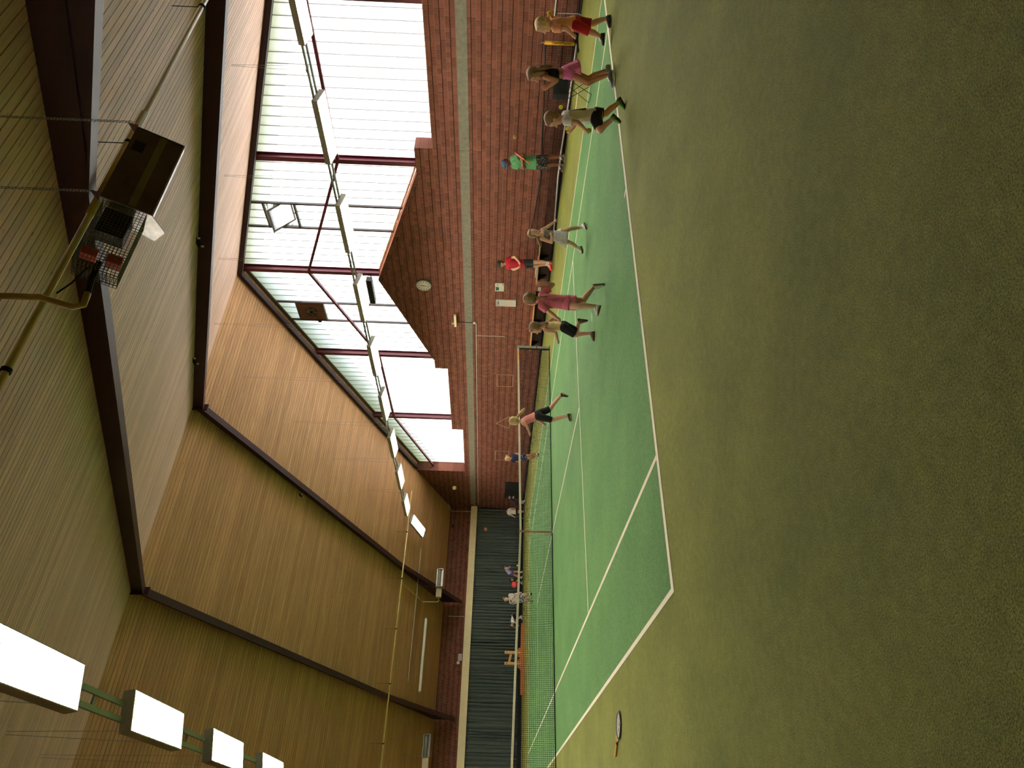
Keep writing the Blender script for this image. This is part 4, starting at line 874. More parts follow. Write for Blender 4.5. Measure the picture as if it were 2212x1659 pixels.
# ------------------------------------------------------------------ people
FIG = {
 'A':((9.388, -0.234),dict(head=(-0.194,-0,1.108),neck=(-0.188,0,0.976),sha=(-0.287,-0.1,0.919),shb=(-0.072,0.1,0.932),ela=(-0.301,-0.15,0.749),wra=(-0.386,-0.12,0.633),haa=(-0.42,-0.12,0.591),elb=(0.001,0.16,0.838),wrb=(-0.008,0.1,0.942),hab=(0.001,0.06,0.991),hipa=(-0.192,-0.05,0.579),hipb=(-0.082,0.05,0.572),kna=(-0.28,-0.02,0.33),ana=(-0.329,0,0.182),hea=(-0.284,-0,0.097),toa=(-0.488,-0.03,0.107),knb=(-0.119,0.02,0.298),anb=(-0.031,0.02,0.091),heb=(0.026,0.02,0.01),tob=(-0.188,-0.02,0.013))),
 'B':((8.125, -0.042),dict(head=(-0.105,-0,1.239),neck=(-0.108,0,1.118),sha=(-0.186,-0.11,1.087),shb=(-0.053,0.11,1.077),ela=(-0.254,-0.16,0.903),wra=(-0.324,-0.05,1.039),haa=(-0.325,0,1.102),elb=(-0.112,0.12,0.909),wrb=(-0.246,0.06,1.042),hab=(-0.288,0.04,1.101),hipa=(-0.078,-0.06,0.723),hipb=(-0.016,0.06,0.713),kna=(-0.228,-0.06,0.414),ana=(-0.09,-0.06,0.108),hea=(-0.021,-0.06,0.033),toa=(-0.285,-0.07,0.017),knb=(-0.116,0.06,0.395),anb=(0.038,0.08,0.13),heb=(0.134,0.1,0.055),tob=(-0.053,0.08,0.052))),
 'C':((6.629, -0.428),dict(head=(-0.227,0,1.002),neck=(-0.212,-0,0.887),sha=(-0.293,-0.12,0.827),shb=(-0.126,0.09,0.823),ela=(-0.327,-0.17,0.68),wra=(-0.403,-0.14,0.578),haa=(-0.438,-0.12,0.523),elb=(-0.256,0.12,0.702),wrb=(-0.321,0.1,0.734),hab=(-0.343,0.1,0.754),hipa=(-0.202,-0.06,0.427),hipb=(-0.099,0.06,0.413),kna=(-0.393,-0.1,0.363),ana=(-0.25,-0.1,0.22),hea=(-0.166,-0.1,0.192),toa=(-0.272,-0.12,0.085),knb=(-0.1,0.06,0.273),anb=(0.071,0.1,0.097),heb=(0.153,0.1,0.075),tob=(-0.001,0.1,-0.018))),
 'D':((13.831, 5.91),dict(head=(-0.206,-0,1.646),neck=(-0.173,-0,1.544),sha=(-0.106,-0.14,1.452),shb=(-0.209,0.14,1.42),ela=(-0.047,-0.25,1.197),wra=(-0.288,-0.28,1.189),haa=(-0.382,-0.26,1.179),elb=(-0.306,-0.02,1.145),wrb=(-0.173,-0.2,1.224),hab=(-0.102,-0.22,1.256),hipa=(-0.105,-0.08,0.801),hipb=(-0.191,0.08,0.801),kna=(-0.023,-0.08,0.473),ana=(0.019,-0.06,0.17),hea=(0.085,-0.06,0.081),toa=(-0.127,-0.12,0.051),knb=(-0.167,0.08,0.479),anb=(-0.147,0.1,0.173),heb=(-0.115,0.1,0.076),tob=(-0.358,0.04,0.079))),
 'E':((8.272, 3.268),dict(head=(-0.184,0,1.049),neck=(-0.209,0,0.929),sha=(-0.107,0.03,0.882),shb=(-0.293,-0.03,0.894),ela=(-0.047,0.06,0.793),wra=(0.067,0.08,0.652),haa=(0.118,0.08,0.604),elb=(-0.373,-0.1,0.695),wrb=(-0.254,-0.16,0.704),hab=(-0.182,-0.18,0.732),hipa=(-0.155,0.02,0.54),hipb=(-0.291,-0.02,0.529),kna=(-0.084,-0.05,0.343),ana=(-0.016,0.1,0.111),hea=(0.081,0.14,0.035),toa=(-0.054,-0.02,0.015),knb=(-0.369,-0.06,0.304),anb=(-0.436,0.02,0.17),heb=(-0.406,0.06,0.102),tob=(-0.542,-0.04,0.074))),
 'F':((13.822, 10.026),dict(head=(-0.017,0,1.696),neck=(-0.011,-0,1.559),sha=(0.123,-0.08,1.492),shb=(-0.08,0.1,1.474),ela=(0.205,-0.16,1.279),wra=(0.051,-0.2,1.13),haa=(-0.035,-0.2,1.078),elb=(-0.169,0.06,1.277),wrb=(-0.131,-0.04,1.143),hab=(-0.084,-0.06,1.089),hipa=(0.05,-0.07,0.916),hipb=(-0.023,0.07,0.908),kna=(0.08,-0.08,0.514),ana=(0.08,-0.06,0.189),hea=(0.133,-0.06,0.069),toa=(-0.18,-0.1,0.045),knb=(0.003,0.08,0.502),anb=(0.042,0.1,0.209),heb=(0.104,0.1,0.081),tob=(-0.146,0.06,0.067))),
 'G':((5.148, 2.134),dict(head=(0.102,0,1.174),neck=(0.094,0,1.067),sha=(-0.007,-0.08,0.994),shb=(0.19,0.08,0.995),ela=(-0.105,-0.1,0.867),wra=(-0.177,-0.08,0.761),haa=(-0.212,-0.06,0.704),elb=(0.368,0.12,0.828),wrb=(0.379,0.1,0.997),hab=(0.344,0.08,1.1),hipa=(0.041,-0.06,0.611),hipb=(0.119,0.06,0.602),kna=(0.006,-0.12,0.436),ana=(0.028,-0.08,0.174),hea=(0.036,-0.08,0.08),toa=(-0.105,-0.1,0.117),knb=(0.113,0,0.347),anb=(0.334,0.1,0.192),heb=(0.389,0.1,0.194),tob=(0.408,0.1,0.011))),
 'H':((5.536, 3.255),dict(head=(0.075,0,1.022),neck=(0.084,-0,0.901),sha=(0.035,-0.09,0.857),shb=(0.158,0.09,0.854),ela=(0,-0.12,0.686),wra=(-0.128,-0.12,0.647),haa=(-0.195,-0.1,0.63),elb=(0.257,0.1,0.712),wrb=(0.225,0.06,0.631),hab=(0.197,0.02,0.598),hipa=(0.096,-0.06,0.541),hipb=(0.146,0.06,0.532),kna=(-0.03,-0.05,0.336),ana=(0.015,-0.04,0.084),hea=(0.048,-0.04,0.012),toa=(-0.113,-0.06,0.009),knb=(0.055,0.08,0.298),anb=(0.225,0.1,0.263),heb=(0.272,0.1,0.291),tob=(0.253,0.1,0.114))),
 'I':((6.131, 6.857),dict(head=(-0.168,0,1.254),neck=(-0.154,0,1.13),sha=(-0.197,-0.1,1.062),shb=(-0.134,0.1,1.058),ela=(-0.248,-0.12,0.983),wra=(-0.375,-0.12,0.924),haa=(-0.476,-0.1,0.887),elb=(-0.101,0.1,0.765),wrb=(-0.183,0.06,0.644),hab=(-0.247,0.02,0.551),hipa=(-0.041,-0.06,0.739),hipb=(0.009,0.06,0.743),kna=(-0.108,-0.06,0.414),ana=(-0.005,-0.05,0.084),hea=(0.048,-0.05,0.016),toa=(-0.116,-0.08,0.013),knb=(0.14,0.06,0.46),anb=(0.444,0.1,0.234),heb=(0.505,0.1,0.232),tob=(0.436,0.1,0.07))),
 'J':((10.829, 17.191),dict(head=(-0.193,-0,1.175),neck=(-0.164,-0,1.054),sha=(-0.068,0.02,1.012),shb=(-0.262,-0.02,0.987),ela=(0.025,0.05,0.841),wra=(-0.036,-0.02,0.757),haa=(-0.069,-0.06,0.719),elb=(-0.276,0.04,0.824),wrb=(-0.225,-0.04,0.713),hab=(-0.196,-0.06,0.676),hipa=(-0.067,-0,0.653),hipb=(-0.169,-0,0.649),kna=(-0.03,-0.08,0.375),ana=(0.028,0,0.117),hea=(0.025,0.06,0.036),toa=(0.037,-0.12,0.021),knb=(-0.121,-0.1,0.309),anb=(-0.056,0.06,0.136),heb=(-0.053,0.12,0.049),tob=(-0.04,-0.06,0.034))),
 'K':((13.821, 27.797),dict(head=(0.213,-0,0.894),neck=(0.117,-0,0.81),sha=(0.175,-0.12,0.761),shb=(0.027,0.12,0.751),ela=(0.221,-0.16,0.638),wra=(0.289,-0.14,0.64),haa=(0.271,-0.2,0.659),elb=(0.139,0.12,0.629),wrb=(0.22,0.06,0.652),hab=(0.212,-0,0.652),hipa=(-0.04,-0.07,0.52),hipb=(-0.136,0.07,0.513),kna=(0.037,-0.07,0.326),ana=(0.033,-0.06,0.147),hea=(-0.026,-0.06,0.037),toa=(0.088,-0.1,0.025),knb=(-0.094,0.07,0.317),anb=(-0.089,0.07,0.156),heb=(-0.141,0.07,0.1),tob=(-0.029,0.05,0.087))),
 'L':((13.561, 28.464),dict(head=(-0.071,0,1.084),neck=(-0.048,0,0.949),sha=(0.044,0,0.889),shb=(-0.146,0,0.882),ela=(0.135,0.03,0.711),wra=(0.126,0.05,0.583),haa=(0.119,0.05,0.51),elb=(-0.234,-0.03,0.699),wrb=(-0.316,-0.05,0.551),hab=(-0.344,-0.06,0.487),hipa=(0.012,0,0.489),hipb=(-0.097,-0,0.486),kna=(0.009,0,0.272),ana=(0.006,0,0.091),hea=(0.027,-0.05,0.012),toa=(-0.004,0.12,0.004),knb=(-0.063,-0,0.269),anb=(-0.03,0,0.09),heb=(-0.018,-0.05,0.01),tob=(-0.05,0.12,0.003))),
 'M':((10.117, 28.714),dict(head=(0.379,-0,1.04),neck=(0.298,-0,0.977),sha=(0.344,-0.1,0.928),shb=(0.239,0.1,0.922),ela=(0.371,-0.12,0.791),wra=(0.418,-0.1,0.758),haa=(0.445,-0.1,0.733),elb=(0.294,0.1,0.803),wrb=(0.366,0.06,0.771),hab=(0.401,0.03,0.738),hipa=(0.048,-0.06,0.693),hipb=(0.084,0.06,0.675),kna=(-0.012,-0.06,0.398),ana=(-0.109,-0.06,0.171),hea=(-0.175,-0.06,0.091),toa=(-0.082,-0.08,0.06),knb=(0.162,0.06,0.401),anb=(0.134,0.06,0.158),heb=(0.075,0.06,0.113),tob=(0.193,0.05,0.031))),
 'N':((9.733, 28.82),dict(head=(0.145,-0,0.624),neck=(0.096,-0,0.554),sha=(0.117,-0.1,0.513),shb=(0.008,0.1,0.505),ela=(0.144,-0.12,0.378),wra=(0.175,-0.1,0.276),haa=(0.194,-0.1,0.225),elb=(0.041,0.12,0.368),wrb=(0.084,0.1,0.267),hab=(0.103,0.1,0.216),hipa=(-0.036,-0.08,0.285),hipb=(-0.048,0.08,0.28),kna=(0.139,-0.1,0.343),ana=(0.071,-0.08,0.151),hea=(-0.03,-0.08,0.062),toa=(0.096,-0.1,0.058),knb=(0.099,0.1,0.336),anb=(-0.027,0.08,0.143),heb=(-0.059,0.08,0.064),tob=(0.05,0.06,0.06))),
 'O':((6.545, 21.146),dict(head=(-0.058,0,1.064),neck=(-0.035,-0,0.939),sha=(0.093,0.02,0.897),shb=(-0.158,-0.02,0.855),ela=(0.122,0.05,0.705),wra=(0.214,-0.02,0.578),haa=(0.238,-0.04,0.42),elb=(-0.205,0.02,0.674),wrb=(-0.087,-0.12,0.636),hab=(-0.035,-0.16,0.632),hipa=(0.064,-0,0.519),hipb=(-0.082,-0,0.514),kna=(0.174,-0.08,0.301),ana=(0.155,0.02,0.137),hea=(0.126,0.06,0.048),toa=(0.247,-0.12,0.041),knb=(-0.009,-0.08,0.255),anb=(-0.108,0,0.049),heb=(-0.151,0.06,-0.022),tob=(-0.061,-0.14,-0.015))),
 'P':((7.959, 28.838),dict(head=(-0.367,0,0.555),neck=(-0.259,0,0.567),sha=(-0.142,-0.12,0.54),shb=(-0.242,0.12,0.549),ela=(-0.164,-0.14,0.39),wra=(-0.283,-0.12,0.252),haa=(-0.355,-0.1,0.199),elb=(-0.287,0.12,0.38),wrb=(-0.377,0.1,0.243),hab=(-0.42,0.06,0.192),hipa=(0.179,-0.08,0.484),hipb=(0.134,0.08,0.479),kna=(-0.036,-0.12,0.361),ana=(0.062,-0.1,0.164),hea=(0.148,-0.1,0.075),toa=(-0.028,-0.12,0.053),knb=(-0.102,0.12,0.353),anb=(0.061,0.1,0.158),heb=(0.131,0.1,0.077),tob=(-0.036,0.1,0.062))),
}
def skin_mat(n, rgb): return pmat('skin_'+n, rgb, .55, .05, 10, spec=.35)
SK1 = skin_mat('fair', (224, 172, 146)); SK2 = skin_mat('tan', (196, 138, 110)); SK3 = skin_mat('brown', (120, 76, 58))
def cloth(n, rgb, rough=.85, var=.06): return pmat('cloth_'+n, rgb, rough, var, 8, .15, 60, sheen=.1)
def hairm(n, rgb): return pmat('hair_'+n, rgb, .5, .25, 40, .3, 120, stretch=(1, 1, .15))
H_blond = hairm('blond', (206, 178, 130)); H_dblond = hairm('dark_blond', (146, 116, 82)); H_brown = hairm('brown', (84, 60, 44)); H_dark = hairm('dark', (36, 28, 24))
def spots(n, base, c2, scale, thr):
    M = cloth(n, base); nt = M.node_tree; N = nt.nodes; L = nt.links; P = N['Principled BSDF']; tc = [x for x in N if x.type == 'TEX_COORD'][0]
    v = N.new('ShaderNodeTexNoise'); v.inputs['Scale'].default_value = scale; v.inputs['Detail'].default_value = 2; L.new(tc.outputs['Object'], v.inputs['Vector'])
    r = N.new('ShaderNodeMapRange'); r.inputs['From Min'].default_value = thr; r.inputs['From Max'].default_value = thr+.04; L.new(v.outputs['Fac'], r.inputs['Value'])
    mx = N.new('ShaderNodeMix'); mx.data_type = 'RGBA'; src = P.inputs['Base Color'].links[0].from_socket
    L.new(r.outputs[0], mx.inputs[0]); L.new(src, mx.inputs[6]); mx.inputs[7].default_value = lin(*c2); L.new(mx.outputs[2], P.inputs['Base Color']); return M
V = Vector
def lerp(a, b, t): return a+(b-a)*t
def cap(mb, a, b, ra, rb, seg=12, flat_a=False, flat_b=False, wdir=None, wf=1.0):
    """tapered limb piece with round (or flat) ends; wf widens it along wdir"""
    a, b = V(a), V(b); d = b-a; L = d.length
    if L < 1e-5: d = V((0, 0, 1)); L = 1e-5
    d = d/L; u = (wdir-d*wdir.dot(d)).normalized() if wdir is not None else d.orthogonal().normalized(); w = d.cross(u)
    st = []
    if not flat_a: st += [(-ra*math.cos(t), ra*math.sin(t)) for t in (.25, .7, 1.1)]
    st += [(0, ra), (L*.5, (ra+rb)/2), (L, rb)]
    if not flat_b: st += [(L+rb*math.cos(t), rb*math.sin(t)) for t in (1.1, .7, .25)]
    mb.rings([[a+d*o+u*math.cos(q)*r*wf+w*math.sin(q)*r for q in [2*math.pi*j/seg for j in range(seg)]] for o, r in st])
def remesh(o, vox, it=3):
    r = o.modifiers.new('skin', 'REMESH'); r.mode = 'VOXEL'; r.voxel_size = vox; r.use_smooth_shade = True
    s = o.modifiers.new('soft', 'SMOOTH'); s.factor = .5; s.iterations = it
FOLD = bpy.data.textures.new('cloth_folds', 'CLOUDS'); FOLD.noise_scale = .09; FOLD.noise_depth = 1
def folds(o, k):
    d = o.modifiers.new('folds', 'DISPLACE'); d.texture = FOLD; d.strength = k; d.mid_level = .5; d.texture_coords = 'LOCAL'
RZ = math.radians(-34.70692)
def person(key, label, S=1.0, face=(-1, 0, 0), tilt=0.0, hs=1.0, skin=SK1, vox=.0075, build=1.0,
           shirt=None, sleeve=.55, hem=-.02, strap=False, shorts=None, leg=.75, skirt=None, hair=None, hstyle='short', tail=None,
           shoe=None, sole=None, sock=None, sockh=.25, cap_=None, crop_top=None, sh_w=1.0, curl=.6):
    (bx, by), J = FIG[key]; J = {k: V(v) for k, v in J.items()}
    R = empty('person', (bx, by, 0), RZ); tag(R, label, 'person')
    hipC = (J['hipa']+J['hipb'])/2; shC = (J['sha']+J['shb'])/2; up = (shC-hipC).normalized(); TL = (shC-hipC).length
    def perp(v): return (v-up*v.dot(up)).normalized()
    sw = perp(J['sha']-J['shb']); hw = perp(J['hipa']-J['hipb'])
    if hw.dot(sw) < 0: hw = -hw
    f0 = V(face).normalized()
    def lev(t, hwid, hdep, seg=18, ripple=0):
        w = lerp(hw, sw, min(max(t, 0), 1)).normalized(); dp = up.cross(w); c = hipC+up*TL*t
        return [c+w*hwid*math.cos(q)+dp*hdep*math.sin(q)*(1) for q in [2*math.pi*j/seg for j in range(seg)]]
    b = S*build
    # ---- body, one continuous skin
    mb = MB()
    mb.rings([lev(t, x*b, y*b) for t, x, y in ((-.24, .05, .05), (-.12, .10, .085), (.0, .122, .094), (.25, .108, .083), (.5, .102, .078), (.75, .122, .084), (.92, .125, .075), (1.02, .095, .06), (1.1, .05, .045))])
    hd = J['head']; nk = J['neck']; r = .1*hs
    hu = lerp((hd-nk).normalized(), V((0, 0, 1)), .35).normalized(); ff = (f0-hu*f0.dot(hu)).normalized(); ff = (ff-hu*tilt).normalized(); hu = (hu-ff*hu.dot(ff)).normalized(); fr = ff.cross(hu)
    def hp_(x, y, z): return hd+fr*x*r+ff*y*r+hu*z*r
    cap(mb, shC+up*.01, lerp(nk, hd, .35), .042*b, .040*hs)
    fm = (fr, ff, hu)
    mb.ell(hp_(0, -.06, .18), (.76*r, .92*r, .86*r), frame=fm); mb.ell(hp_(0, .22, -.38), (.60*r, .60*r, .66*r), frame=fm); mb.ell(hp_(0, .50, -.78), (.30*r, .28*r, .22*r), frame=fm)
    cap(mb, hp_(0, .80, -.02), hp_(0, .98, -.30), .07*r, .12*r)
    for s in (-1, 1): mb.ell(hp_(s*.76, -.05, -.12), (.09*r, .16*r, .24*r), frame=fm)
    for a_, sh, el, wr, ha in (('a', 'sha', 'ela', 'wra', 'haa'), ('b', 'shb', 'elb', 'wrb', 'hab')):
        P0, P1, P2, P3 = J[sh], J[el], J[wr], J[ha]
        cap(mb, P0, P1, .047*b, .036*b); cap(mb, P1, lerp(P1, P2, .3), .037*b, .038*b); cap(mb, lerp(P1, P2, .3), P2, .038*b, .026*b)
        d = (P3-P2); hl = max(d.length, .09*S); d = d.normalized(); fa = (P2-P1).normalized()
        side = d.cross(up); side = side.normalized() if side.length > .1 else d.orthogonal().normalized(); nrm = side.cross(d)
        pl = hl*.5; cap(mb, P2, P2+d*pl, .024*S, .030*S, wdir=side, wf=1.25)
        for i, (o_, ln) in enumerate(((-.9, .8), (-.3, .95), (.3, 1.0), (.9, .85))):
            base = P2+d*pl*1.05+side*o_*.026*S; q1 = base+(d*math.cos(curl*.5)+nrm*math.sin(curl*.5))*hl*.27*ln; q2 = q1+(d*math.cos(curl*1.5)+nrm*math.sin(curl*1.5))*hl*.24*ln
            cap(mb, base, q1, .0085*S, .008*S, 8); cap(mb, q1, q2, .008*S, .0065*S, 8)
        th = P2+d*pl*.35+side*.03*S; t1 = th+(d*.7+side*.7)*hl*.24; cap(mb, th, t1, .011*S, .009*S, 8); cap(mb, t1, t1+(d*.95+nrm*.3)*hl*.2, .009*S, .0075*S, 8)
    for hp, kn, an, he, to in (('hipa', 'kna', 'ana', 'hea', 'toa'), ('hipb', 'knb', 'anb', 'heb', 'tob')):
        P0, P1, P2 = J[hp], J[kn], J[an]
        cap(mb, P0, P1, .078*b, .050*b); c1 = lerp(P1, P2, .32)-(J[to]-J[he]).normalized()*.012*S
        cap(mb, P1, c1, .050*b, .052*b); cap(mb, c1, P2, .052*b, .032*b); cap(mb, P2, lerp(J[he], J[to], .35)+(P2-J[he])*.3, .032*b, .03*S)
    o = mb.build('body', skin, R); remesh(o, vox, 3)
    # ---- face
    M_eye = pmat('eye_dark', (40, 30, 26), .3); M_lip = pmat('lips', (168, 92, 84), .5); M_ew = pmat('eye_white', (232, 228, 220), .4)
    for s in (-1, 1):
        e = MB().ell(hp_(s*.30, .71, .02), (.115*r, .06*r, .075*r), 10, 7, fm).build('eye', M_ew, R, smooth=True)
        MB().ell(hp_(s*.30, .765, .02), (.055*r, .03*r, .06*r), 8, 6, fm).build('iris', M_eye, e, smooth=True)
        if hair: MB().ell(hp_(s*.30, .755, .19), (.15*r, .05*r, .03*r), 8, 6, fm).build('brow', hair, R, smooth=True)
    MB().ell(hp_(0, .775, -.52), (.19*r, .06*r, .05*r), 10, 6, fm).build('mouth', M_lip, R, smooth=True)
    # ---- hair
    if hair:
        h = MB(); h.ell(hp_(0, -.20, .30), (.86*r, .92*r, .86*r), frame=fm); h.ell(hp_(0, -.38, -.05), (.80*r, .66*r, .80*r), frame=fm); h.ell(hp_(0, .28, .74), (.62*r, .48*r, .30*r), frame=fm)
        if hstyle != 'short':
            for s in (-1, 1): h.ell(hp_(s*.66, -.02, -.02), (.20*r, .42*r, .62*r), frame=fm)
        if hstyle == 'bob': h.ell(hp_(0, -.28, -.55), (.82*r, .66*r, .55*r), frame=fm); [h.ell(hp_(s*.68, .12, -.5), (.18*r, .36*r, .6*r), frame=fm) for s in (-1, 1)]
        if hstyle == 'long':
            for i, (x, yy, z2) in enumerate(((-.55, -.45, -2.3), (-.2, -.62, -2.6), (.2, -.62, -2.6), (.55, -.45, -2.3), (.74, .0, -1.7), (-.74, .0, -1.7))):
                h.tube([hp_(x*.9, yy*.6, .2), hp_(x*1.1, yy*1.25, -.8), hp_(x*1.05, yy*1.35, lerp(-.8, z2, .6)), hp_(x*.8, yy*1.2, z2)], [.34*r, .34*r, .28*r, .08*r], 8)
        if tail:
            pts = [V(p) for p in tail]; n = len(pts); rr = [(.16+.20*math.sin(math.pi*min(1, (i+.6)/n)))*r if i < n-1 else .06*r for i in range(n)]
            h.tube(pts, rr, 9); h.ell(lerp(hp_(0, -.9, .1), pts[0], .6), (.2*r, .2*r, .2*r))
        o = h.build('hair', hair, R); remesh(o, vox*1.15, 2); folds(o, .010)
    if cap_:
        c = MB()
        c.rings([[hp_(math.cos(q)*x, -.1+math.sin(q)*x*1.12, z) for q in [2*math.pi*j/20 for j in range(20)]] for z, x in ((.28, .90), (.5, .90), (.8, .80), (1.02, .56), (1.13, .22))])
        c.rings([[hp_(math.cos(q)*x*.86, .62+math.sin(q)*yy, z) for q in [math.pi*j/12 for j in range(13)]]+[hp_(-.3*x, .5, z)] for z, x, yy in ((.26, 1, .85), (.33, 1, .85))])
        c.build('cap', cap_, R, smooth=False)
    # ---- clothes
    if shirt:
        g = MB(); k = b
        lv = [(hem, .148, .118), (.22, .136, .110), (.5, .130, .104), (.78, .146, .108), (.93, .150, .100), (1.03, .120, .084), (1.085, .072, .066)] if not strap else [(hem, .134, .106), (.25, .122, .098), (.5, .116, .092), (.75, .130, .096), (.88, .126, .085), (.99, .085, .062)]
        if crop_top is not None: lv = [(crop_top, .112, .088), (.62, .118, .092), (.75, .130, .096), (.88, .126, .085), (.99, .085, .062)]
        g.rings([lev(t, x*k*sh_w, y*k) for t, x, y in lv])
        if not strap and crop_top is None:
            for sh, el in (('sha', 'ela'), ('shb', 'elb')):
                cap(g, J[sh], lerp(J[sh], J[el], sleeve), .068*k, .067*k, flat_b=True); cap(g, lerp(J[sh], shC, .6), J[sh], .072*k, .068*k)
        else:
            for sh in ('sha', 'shb'): cap(g, lerp(J[sh], shC, .45)+up*.02, lerp(J[sh], shC, .6)-up*.05, .032*k, .045*k)
        o = g.build('shirt', shirt, R); remesh(o, vox*1.2, 3); folds(o, .014)
    if shorts:
        g = MB(); g.rings([lev(t, x*b, y*b) for t, x, y in ((-.20, .095, .085), (-.08, .136, .112), (.02, .144, .116), (.15, .136, .108))])
        for hp, kn, an in (('hipa', 'kna', 'ana'), ('hipb', 'knb', 'anb')):
            e = lerp(J[hp], J[kn], min(leg, 1.0)); cap(g, J[hp], e, .098*b, lerp(.09, .074, min(1, leg))*b*(1 if leg > .6 else 1.12), flat_b=leg <= 1.0)
            if leg > 1.0: cap(g, e, lerp(J[kn], J[an], leg-1), .062*b, .06*b, flat_b=True)
        o = g.build('shorts', shorts, R); remesh(o, vox*1.2, 3); folds(o, .010)
    if skirt:
        M_, t0, t1, flare, wav, tilt_ = skirt
        R_ = []; seg = 48
        for i in range(9):
            f = i/8; t = lerp(t0, t1, f); ww = lerp(.118, .118*flare, f)*b; wd = lerp(.092, .092*flare, f)*b; w = hw; dp = up.cross(w); c = hipC+up*TL*t+V(tilt_)*f
            R_.append([c+w*ww*math.cos(q)*(1+wav*f*math.sin(q*9))+dp*wd*math.sin(q)*(1+wav*f*math.sin(q*9)) for q in [2*math.pi*j/seg for j in range(seg)]])
        o = MB().rings(R_, False).build('skirt', M_, R, smooth=True); s_ = o.modifiers.new('thick', 'SOLIDIFY'); s_.thickness = .008
    # ---- socks and shoes
    for an, he, to, kn in (('ana', 'hea', 'toa', 'kna'), ('anb', 'heb', 'tob', 'knb')):
        A, Hh, T = J[an], J[he], J[to]; d = T-Hh; Lf = .205*S if d.length < .12 else min(max(d.length, .16*S), .30*S); d = d.normalized()
        uu = (A-Hh); uu = (uu-d*uu.dot(d)).normalized(); w = d.cross(uu)
        if sock: g = MB(); cap(g, lerp(A, J[kn], sockh), A, .047*b if sockh > .3 else .038*b, .037*b, flat_a=True); cap(g, A, Hh+d*Lf*.3+uu*.03, .037*b, .034*S); o = g.build('sock', sock, R); remesh(o, vox*1.2, 2)
        if shoe:
            R_ = []
            for f, hwid, ht in ((0, .018, .03), (.03, .028, .055), (.12, .034, .074), (.3, .034, .074), (.45, .036, .060), (.62, .042, .046), (.8, .042, .036), (.93, .032, .028), (1.0, .014, .018)):
                c = Hh+d*Lf*f
                R_.append([c+w*hwid*S*math.cos(q)+uu*(.012+max(0, ht*S*(.5+.5*math.sin(q)))) for q in [2*math.pi*j/12 for j in range(12)]])
            sh_ = MB().rings(R_).build('shoe', shoe, R, smooth=True)
            R_ = [[Hh+d*Lf*f+w*hwid*S*x+uu*z for x, z in ((-1, -.004), (1, -.004), (1.02, .017), (-1.02, .017))] for f, hwid in ((-.02, .018), (.03, .033), (.15, .037), (.45, .037), (.65, .045), (.82, .044), (.95, .032), (1.03, .014))]
            MB().rings(R_).build('sole', sole or M_white, sh_)
            MB().rings([[Hh+d*Lf*f+w*.022*S*x+uu*(z*S+.012) for x, z in ((-1, .045), (1, .045), (1, hz), (-1, hz))] for f, hz in ((.36, .078), (.5, .066), (.62, .056))]).build('laces', M_white, sh_)
    return R, J, hp_, up, fm
C_w = cloth('white', (240, 238, 234)); C_blk = cloth('black', (22, 22, 24)); C_red = cloth('red', (168, 26, 32)); C_nv = cloth('navy', (38, 40, 74))
M_shg = pmat('shoe_grey', (92, 88, 100), .7, .2, 30); M_shw = pmat('shoe_white', (220, 216, 210), .6, .08, 20); M_shd = pmat('shoe_dark', (58, 52, 58), .7, .2, 30); M_solw = pmat('sole_white', (224, 222, 216), .7); M_sold = pmat('sole_dark', (62, 44, 34), .8)
# A girl with blond bob, orange shirt
person('A', 'child with blond bob in orange shirt and red shorts at the right edge', .98, (-.75, .62, 0), hs=1.24, shirt=cloth('orange', (252, 178, 138)), sleeve=.6, hem=.03, shorts=C_red, leg=.92, hair=H_blond, hstyle='bob', shoe=M_shg, sole=M_shd)
# B girl with long hair, black top, pink skirt
person('B', 'girl with long hair in black top and pink shorts, hands raised', 1.02, (-.93, .3, 0), tilt=.15, hs=1.12, build=.9, skin=SK2, shirt=C_blk, strap=True, crop_top=.42, skirt=(cloth('pink', (232, 122, 182)), .24, -.46, 1.55, .05, (.02, 0, 0)), shorts=cloth('pink', (232, 122, 182)), leg=.3, hair=H_dblond, hstyle='long', shoe=pmat('shoe_bluegrey', (128, 144, 150), .7, .3, 20), sole=M_solw)
# C running boy
Rc, Jc, _, upc, _ = person('C', 'running boy in white shirt with black stripe and green shoes', .95, (-.88, .48, 0), tilt=.15, hs=1.12, build=.98, shirt=cloth('offwhite', (250, 247, 242)), sleeve=.55, hem=.0, shorts=C_blk, leg=.8, hair=H_dblond, shoe=pmat('shoe_green', (96, 176, 40), .6, .2, 20), sole=M_sold, sock=cloth('sock_pale', (200, 190, 176)), sockh=.2)
wC = (Jc['sha']-Jc['shb']).normalized(); c0 = (Jc['sha']+Jc['shb'])/2; nC = upc.cross(wC); nC = nC if nC.y < 0 else -nC
g = MB(); cap(g, c0-upc*.05+nC*.088, c0-upc*.27+nC*.098, .012, .012, wdir=wC, wf=1.6); g.build('back_stripe', C_blk, Rc, smooth=True)
